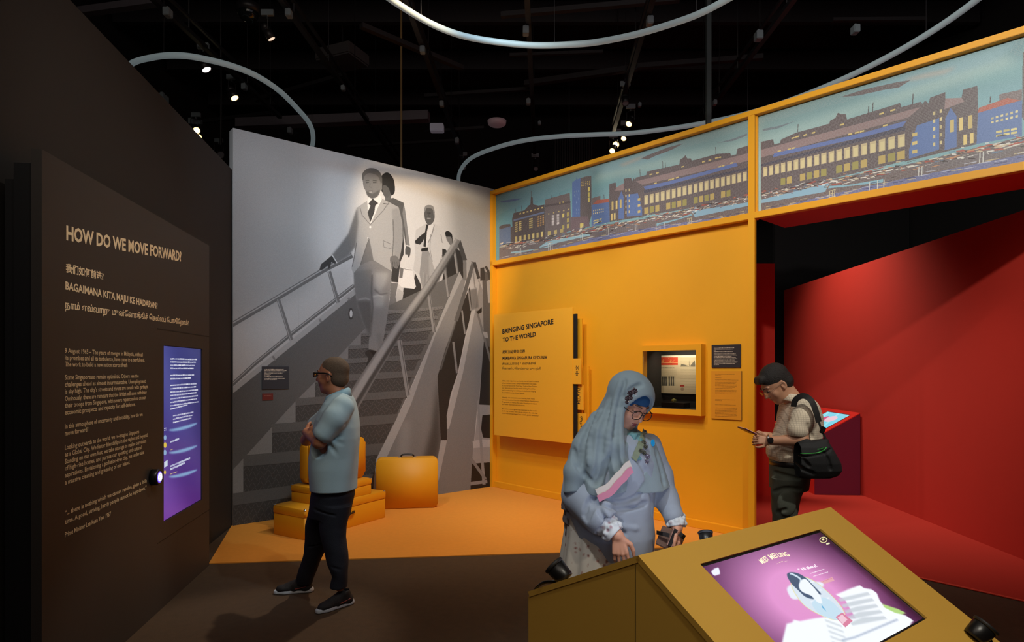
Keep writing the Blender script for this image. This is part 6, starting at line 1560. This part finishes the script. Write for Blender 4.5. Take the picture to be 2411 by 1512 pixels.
g.chain([P(1525,1045,Y3+.03), P(1562,1150,Y3+.03), wl3], [.048, .042, .027], .015)
hand(g, wr3, (.10, -.25, -1), (-.25, -.95, .2), -1, .45, .95, curls=(.35, .5, .6, .7)); hand(g, wl3, (.05, -.4, -.9), (.9, -.3, .2), 1, .8, .9)
body3 = g.mesh('body', SK3, m3)
H3.features(m3, S(150, 76, 80), S(90, 62, 48), .0)
H3.glasses(m3, M_GLB, .0265, .021, .0019, 2.4, zc=.006)
# blue under-scarf on the forehead
g = Sdf(H3.c-Vector((.17,)*3), H3.c+Vector((.17,)*3), .003)
g.ell(H3.w(0, -.014, .046), (.085, .109, .091), H3.R, 0); g.ell(H3.w(0, -.03, -.03), (.082, .082, .105), H3.R, .02)
g.ell(H3.w(0, .125, -.052), (.079, .104, .110), H3.R, .003, 'sub')
g.mesh('under_scarf', mat('scarf_deepblue', S(24, 78, 128), .8, bump=.2, bscale=300), m3)
g = Sdf((.40, 2.75, 1.10), (.85, 3.35, 1.50), .004)
g.cap(H3.w(0, -.01, -.105), P(1484, 1050, Y3-.03), .048, .058, 0); g.loft(rings_px([(1018,1462,1510,.075),(1040,1440,1525,.10),(1075,1420,1535,.12)], Y3-.03), .02)
for px in ([(1478,1022),(1490,1040),(1500,1052)], [(1510,1020),(1498,1040),(1494,1060)]): stroke(g, px, .003, .014)
g.mesh('neck_scarf', mat('scarf_teal', S(104, 150, 158), .8, bump=.2, bscale=300), m3)
# headscarf with long drape over both shoulders
M_HJ = mat('scarf_bluegrey', S(136, 152, 160), .8, noise=.04, nscale=60, bump=.15, bscale=500, sheen=.15)
g = Sdf((.12, 2.55, .90), (1.00, 3.55, 1.64), .0045)
hx = H3
g.ell(hx.w(0, -.016, .046), (.106, .130, .112), hx.R, 0); g.ell(hx.w(0, -.02, -.045), (.094, .110, .10), hx.R, .03)
g.loft(rings_px([(905,1452,1500,.07,.05),(930,1434,1505,.11,.05),(955,1414,1500,.13,.04),(985,1390,1490,.14,.03),(1010,1366,1500,.15,.02),(1038,1347,1543,.165),(1075,1336,1556,.175),(1110,1329,1566,.18),(1148,1322,1577,.185)], Y3+.02), .03,
       fold=lambda th, z: (.022*np.sin(6*th+1.5+z*3)+.008*np.sin(13*th-z*7))*np.clip((1.45-z)*3.5, 0, 1))
# face opening, open front below the chin and on the right side
# drape falling in front of her right shoulder
g.chain([P(1466, 920, Y3-.05), P(1450, 985, Y3-.10), P(1452, 1050, Y3-.16), P(1460, 1100, Y3-.17), P(1450, 1170, Y3-.17)], [.030, .034, .036, .034, .03], .03)
g.chain([P(1440, 960, Y3-.05), P(1415, 1020, Y3-.13), P(1402, 1090, Y3-.16), P(1398, 1180, Y3-.16)], [.034, .042, .045, .040], .03)
g.chain([P(1405, 985, Y3-.03), P(1372, 1050, Y3-.10), P(1352, 1110, Y3-.13), P(1345, 1180, Y3-.13)], [.035, .045, .045, .04], .03)
# face opening, cut after the drape
g.ell(hx.w(.010, .150, .006), (.084, .130, .114), hx.R, .006, 'sub')
g.cap(hx.w(0, .14, -.06), hx.w(0, .20, -.20), .056, .058, .010, 'sub')
# hem and open middle
g.d = np.maximum(g.d, (P(0, 1143, Y3).z-.01+.012*np.sin(g.ax[0]*26)[:, None, None]-g.ax[2][None, None, :]).astype(np.float32))
g.loft([(P(0,1160,Y3).z, P(1500,0,Y3).x, Y3-.27, .058*1.0, .12), (P(0,1085,Y3).z, P(1497,0,Y3).x, Y3-.27, .035, .11), (P(0,1030,Y3).z, P(1492,0,Y3).x, Y3-.25, .020, .09)], .01, 'sub')
g.cap(P(1455,1175,Y3-.25), P(1500,1095,Y3-.27), .06, .05, .02, 'sub')
for px, r in (([(1468,897),(1455,945),(1449,1010),(1449,1080),(1462,1110)], .008), ([(1436,955),(1418,1020),(1412,1090),(1400,1130)], .007), ([(1400,985),(1375,1040),(1368,1100)], .004), ([(1478,960),(1472,1010),(1476,1060)], .003), ([(1350,1060),(1362,1100),(1398,1140)], .003), ([(1425,1090),(1420,1120),(1405,1140)], .004), ([(1545,1060),(1556,1100),(1564,1140)], .003), ([(1510,905),(1490,915),(1468,935)], .002)): stroke(g, px, r, .024)
for px, r in (([(1463,900),(1450,940),(1438,1000),(1428,1070)], .005), ([(1416,965),(1392,1020),(1385,1090)], .005)): stroke(g, px, r, .02, 'add')
gh = g; g.mesh('headscarf', M_HJ, m3)
# long tunic with wide sleeves
M_TU = mat('tunic_bluegrey', S(150, 160, 176), .8, noise=.04, nscale=50, bump=.15, bscale=500, sheen=.15)
g = Sdf((.12, 2.55, .40), (1.04, 3.55, 1.36), .005)
g.loft(rings_px([(1020,1400,1515,.10),(1040,1365,1537,.14),(1085,1348,1548,.165),(1130,1342,1545,.17),(1175,1335,1538,.175),(1215,1335,1536,.18),(1255,1350,1540,.185),(1300,1385,1534,.18),(1345,1400,1532,.175)], Y3), .02,
       fold=lambda th, z: .012*np.sin(5*th+z*6)+.008*np.sin(11*th-z*9), sq=2.2)
g.chain([P(1385,1050,Y3-.02), P(1368,1120,Y3-.04), P(1368,1165,Y3-.08), P(1412,1218,Y3-.20)], [.07, .078, .088, .080], .03)
g.chain([P(1528,1050,Y3+.03), P(1553,1120,Y3+.03), P(1568,1175,Y3+.0), P(1585,1215,Y3-.06)], [.062, .060, .056, .050], .03)
for c_, d_ in ((P(1424,1232,Y3-.235), (wr3-P(1368,1165,Y3-.08))), (P(1590,1224,Y3-.075), Vector((.06, -.2, -.25)))):
    d_ = d_.normalized(); g.ell(c_+d_*.08, (.13, .13, .078), rot_from((0.1,1,0), d_), .003, 'sub')
for px, r in (([(1408,1180),(1440,1195),(1480,1196),(1520,1185)], .004), ([(1406,1176),(1415,1205),(1440,1235),(1470,1258)], .005), ([(1420,1175),(1460,1185),(1500,1168),(1520,1140)], .004), ([(1500,1078),(1520,1110),(1533,1160),(1536,1210)], .004), ([(1400,1165),(1385,1185),(1375,1215)], .004), ([(1398,1172),(1395,1195),(1380,1225)], .003), ([(1545,1200),(1556,1225),(1560,1245)], .003)): stroke(g, px, r, .022)
for px, r in (([(1412,1180),(1450,1192),(1500,1182)], .004), ([(1420,1200),(1460,1235),(1500,1245)], .004)): stroke(g, px, r, .02, 'add', off=-.004)
gt = g; g.mesh('tunic', M_TU, m3)
# dark rear tiers of the dress on her right side
M_FL = bpy.data.materials.new('floral_cloth'); M_FL.use_nodes = True; nt = M_FL.node_tree; b_ = nt.nodes['Principled BSDF']; b_.inputs['Roughness'].default_value = .85
tc = nt.nodes.new('ShaderNodeTexCoord'); vo = nt.nodes.new('ShaderNodeTexVoronoi'); vo.inputs['Scale'].default_value = 26; vo.inputs['Randomness'].default_value = 1
nz = nt.nodes.new('ShaderNodeTexNoise'); nz.inputs['Scale'].default_value = 55; nz.inputs['Detail'].default_value = 4
cr = nt.nodes.new('ShaderNodeValToRGB'); e_ = cr.color_ramp.elements; e_[0].position = .10; e_[0].color = (*S(70, 52, 48), 1); e_[1].position = .42; e_[1].color = (*S(186, 176, 162), 1)
x_ = cr.color_ramp.elements.new(.22); x_.color = (*S(150, 108, 96), 1)
ad = nt.nodes.new('ShaderNodeMath'); ad.operation = 'MULTIPLY_ADD'; ad.inputs[1].default_value = .6; ad.inputs[2].default_value = -.16
nt.links.new(tc.outputs['Object'], vo.inputs['Vector']); nt.links.new(tc.outputs['Object'], nz.inputs['Vector']); nt.links.new(nz.outputs['Fac'], ad.inputs[0])
a2_ = nt.nodes.new('ShaderNodeMath'); a2_.operation = 'ADD'; nt.links.new(vo.outputs['Distance'], a2_.inputs[0]); nt.links.new(ad.outputs[0], a2_.inputs[1]); nt.links.new(a2_.outputs[0], cr.inputs[0]); nt.links.new(cr.outputs['Color'], b_.inputs['Base Color'])
g = Sdf((.10, 2.60, .02), (1.02, 3.60, 1.06), .006)
g.loft(rings_px([(1185,1336,1528,.165,.02),(1255,1331,1534,.18,.02),(1320,1321,1538,.20,.02),(1380,1312,1545,.215,.02),(1500,1300,1556,.23,.02),(1630,1290,1566,.245,.02)], Y3), .0,
       fold=lambda th, z: .035*np.sin(9*th+1.0)+.02*np.sin(17*th+z*3))
g.mesh('floral_skirt', M_FL, m3)
g = Sdf((.10, 2.75, .74), (.62, 3.60, 1.10), .005)
for i, (y0, y1, xl) in enumerate(((1130,1160,1322),(1158,1196,1320.5),(1192,1228,1324),(1224,1258,1328))):
    g.loft(rings_px([(y0,xl+7,1440,.15,.06),(y1,xl,1440,.165,.06)], Y3), .0, fold=lambda th, z: .012*np.sin(15*th+z*10))
g.mesh('tiered_layers', mat('tier_brown', S(96, 88, 88), .85, bump=.2, bscale=300), m3)
# floral cuffs
for a, b, r0_, r1_ in ((P(1400,1206,Y3-.15), P(1446,1256,2.88), .058, .047), (P(1586,1208,Y3-.03), P(1594,1240,3.03), .044, .040)):
    g = Sdf([min(a[i], b[i])-.08 for i in range(3)], [max(a[i], b[i])+.08 for i in range(3)], .004)
    d_ = (b-a).normalized(); n_ = 7
    g.cap(a, b, r0_, r1_, .0)
    x_, y_ = frame_of(d_)
    for i in range(3):
        for j in range(9):
            t = math.tau*(j+.5*i)/9; c_ = a.lerp(b, .35+.28*i)+(x_*math.cos(t)+y_*math.sin(t))*(r0_+(r1_-r0_)*(.35+.28*i)-.002); g.ell(c_, (.013, .013, .012), None, .008)
    g.ell(b+d_*.05, (.08, .08, .045), rot_from((.1, 1, 0), d_), .004, 'sub')
    M_CF = M_FL.copy() if 'cuff_floral' not in bpy.data.materials else bpy.data.materials['cuff_floral']; M_CF.name = 'cuff_floral'
    for nd in M_CF.node_tree.nodes:
        if nd.type == 'VALTORGB': nd.color_ramp.elements[0].color = (*S(96, 70, 84), 1); nd.color_ramp.elements[1].color = (*S(170, 140, 150), 1); nd.color_ramp.elements[2].color = (*S(208, 214, 220), 1)
    g.mesh('floral_cuff', M_CF, m3)
# sash, trim, sticker, brooches
def on(gx, px, off=.006, n=5): return [surf(gx, x, y, off=off) for x, y in catmull(px, n)]
def both(x, y, off=.007):
    a, b = surf(gh, x, y, off=off), surf(gt, x, y, off=off)
    return a if (a.y < b.y) else b
sp = [both(x, y, .010) for x, y in catmull([(1404,1160),(1422,1148),(1445,1130),(1466,1110),(1482,1090)], 4)]
yy_ = np.array([p.y for p in sp]); yy_ = np.minimum.accumulate(yy_) if False else np.convolve(np.pad(yy_, 2, mode='edge'), np.ones(5)/5, 'valid')
n_s = len(sp); y_a, y_b = yy_[:3].min(), yy_[-3:].min()
sp = [Vector((p.x, min(y_a+(y_b-y_a)*i/(n_s-1), yy_.min()+.03)-.012, p.z)) for i, p in enumerate(sp)]
ribbon('sash', sp, .034, mat('sash_cream', S(214, 204, 196), .7), m3, .003)
ribbon('sash', [p+Vector((.006, -.004, -.026)) for p in sp], .030, mat('sash_pink', S(206, 130, 156), .7), m3, .003)
tp_ = [both(x, y, .006) for x, y in catmull([(1519,1014),(1513,1032),(1505,1055),(1492,1082)], 4)]
ribbon('neck_trim', tp_, .030, mat('trim_olive', S(128, 138, 116), .7), m3, .004)
c_ = both(1537, 1043, .010); bm = bmesh.new(); bm_lathe(bm, c_, (.75, -.7, .15), [(0, .017), (.0012, .017)], 10); build('sticker', bm, mat('sticker_blue', S(20, 160, 230), .4, emit=.15), m3)
def brooch(cl, mlist):
    bm = bmesh.new()
    for x, y, r in cl:
        c_ = both(x, y, .005)
        for j in range(6):
            t = math.tau*j/6+x; bm_ell(bm, c_+Vector((math.cos(t)*r*.6, -.003, math.sin(t)*r*.6)), (r*.45, r*.3, r*.32), Matrix.Rotation(t, 3, 'Y'), 8)
        bm_ell(bm, c_+Vector((0, -.006, 0)), (r*.3, r*.3, r*.3), None, 8)
    build('brooch', bm, mlist, m3, True)
brooch([(1493,921,.014),(1484,926,.013),(1478,938,.013),(1485,937,.010),(1476,947,.009)], mat('brooch_plum', S(70, 54, 62), .35, .3))
brooch([(1514,1028,.011),(1515,1042,.014),(1519,1052,.013),(1508,1062,.012),(1516,1066,.012)], mat('brooch_olive', S(84, 84, 72), .4, .2))
brooch([(1519,1016,.008),(1524,1074,.014),(1523,1087,.011)], mat('brooch_grey', S(120, 112, 130), .25, .5))
bm = bmesh.new()
for x, y in ((1497,929),(1480,946),(1520,1018),(1524,1072),(1519,1080),(1526,1082),(1522,1092)): bm_ell(bm, both(x, y, .014), (.0035,)*3, None, 8)
build('rhinestones', bm, mat('stone_white', (.9, .9, .95), .05, .9), m3, True)
# ring on the finger, wallet with strap
wa = thing('wallet', P(1582, 1266, 2.98), 'open brown leather wallet phone case in the left hand of the woman in the headscarf', 'wallet')
RW = Matrix.Rotation(.5, 3, 'Y') @ Matrix.Rotation(-.35, 3, 'X')
for dx_, nm in ((-.022, 'wallet_cover'), (.022, 'wallet_cover')):
    bm = bmesh.new(); bm_box(bm, P(1580, 1270, 2.98)+RW @ Vector((dx_*1.35, 0, -.006)), (.060, .012, .095), M=RW @ Matrix.Rotation(dx_*12, 3, 'Z')); build(nm, bm, mat('leather_brown', S(92, 60, 46), .5, noise=.1, nscale=30), wa, bevel=.003)
bm = bmesh.new(); bm_box(bm, P(1583, 1268, 2.955)+RW @ Vector((0, 0, .004)), (.018, .006, .085), M=RW); build('card_slot', bm, M_BLKPL, wa)
for dx_ in (-.011, .011):
    bm = bmesh.new(); bm_box(bm, P(1583, 1268, 2.951)+RW @ Vector((dx_, 0, .004)), (.0028, .006, .088), M=RW); build('metal_edge', bm, mat('rose_metal', S(206, 160, 146), .3, .6), wa)
ribbon('strap', [P(1546,1254,2.97), P(1560,1257,2.95), P(1576,1261,2.94)], .018, M_BLKPL, wa, .003)
ribbon('strap', [P(1600,1256,2.95), P(1606,1262,2.95), P(1612,1266,2.96)], .022, M_BLKPL, wa, .003)
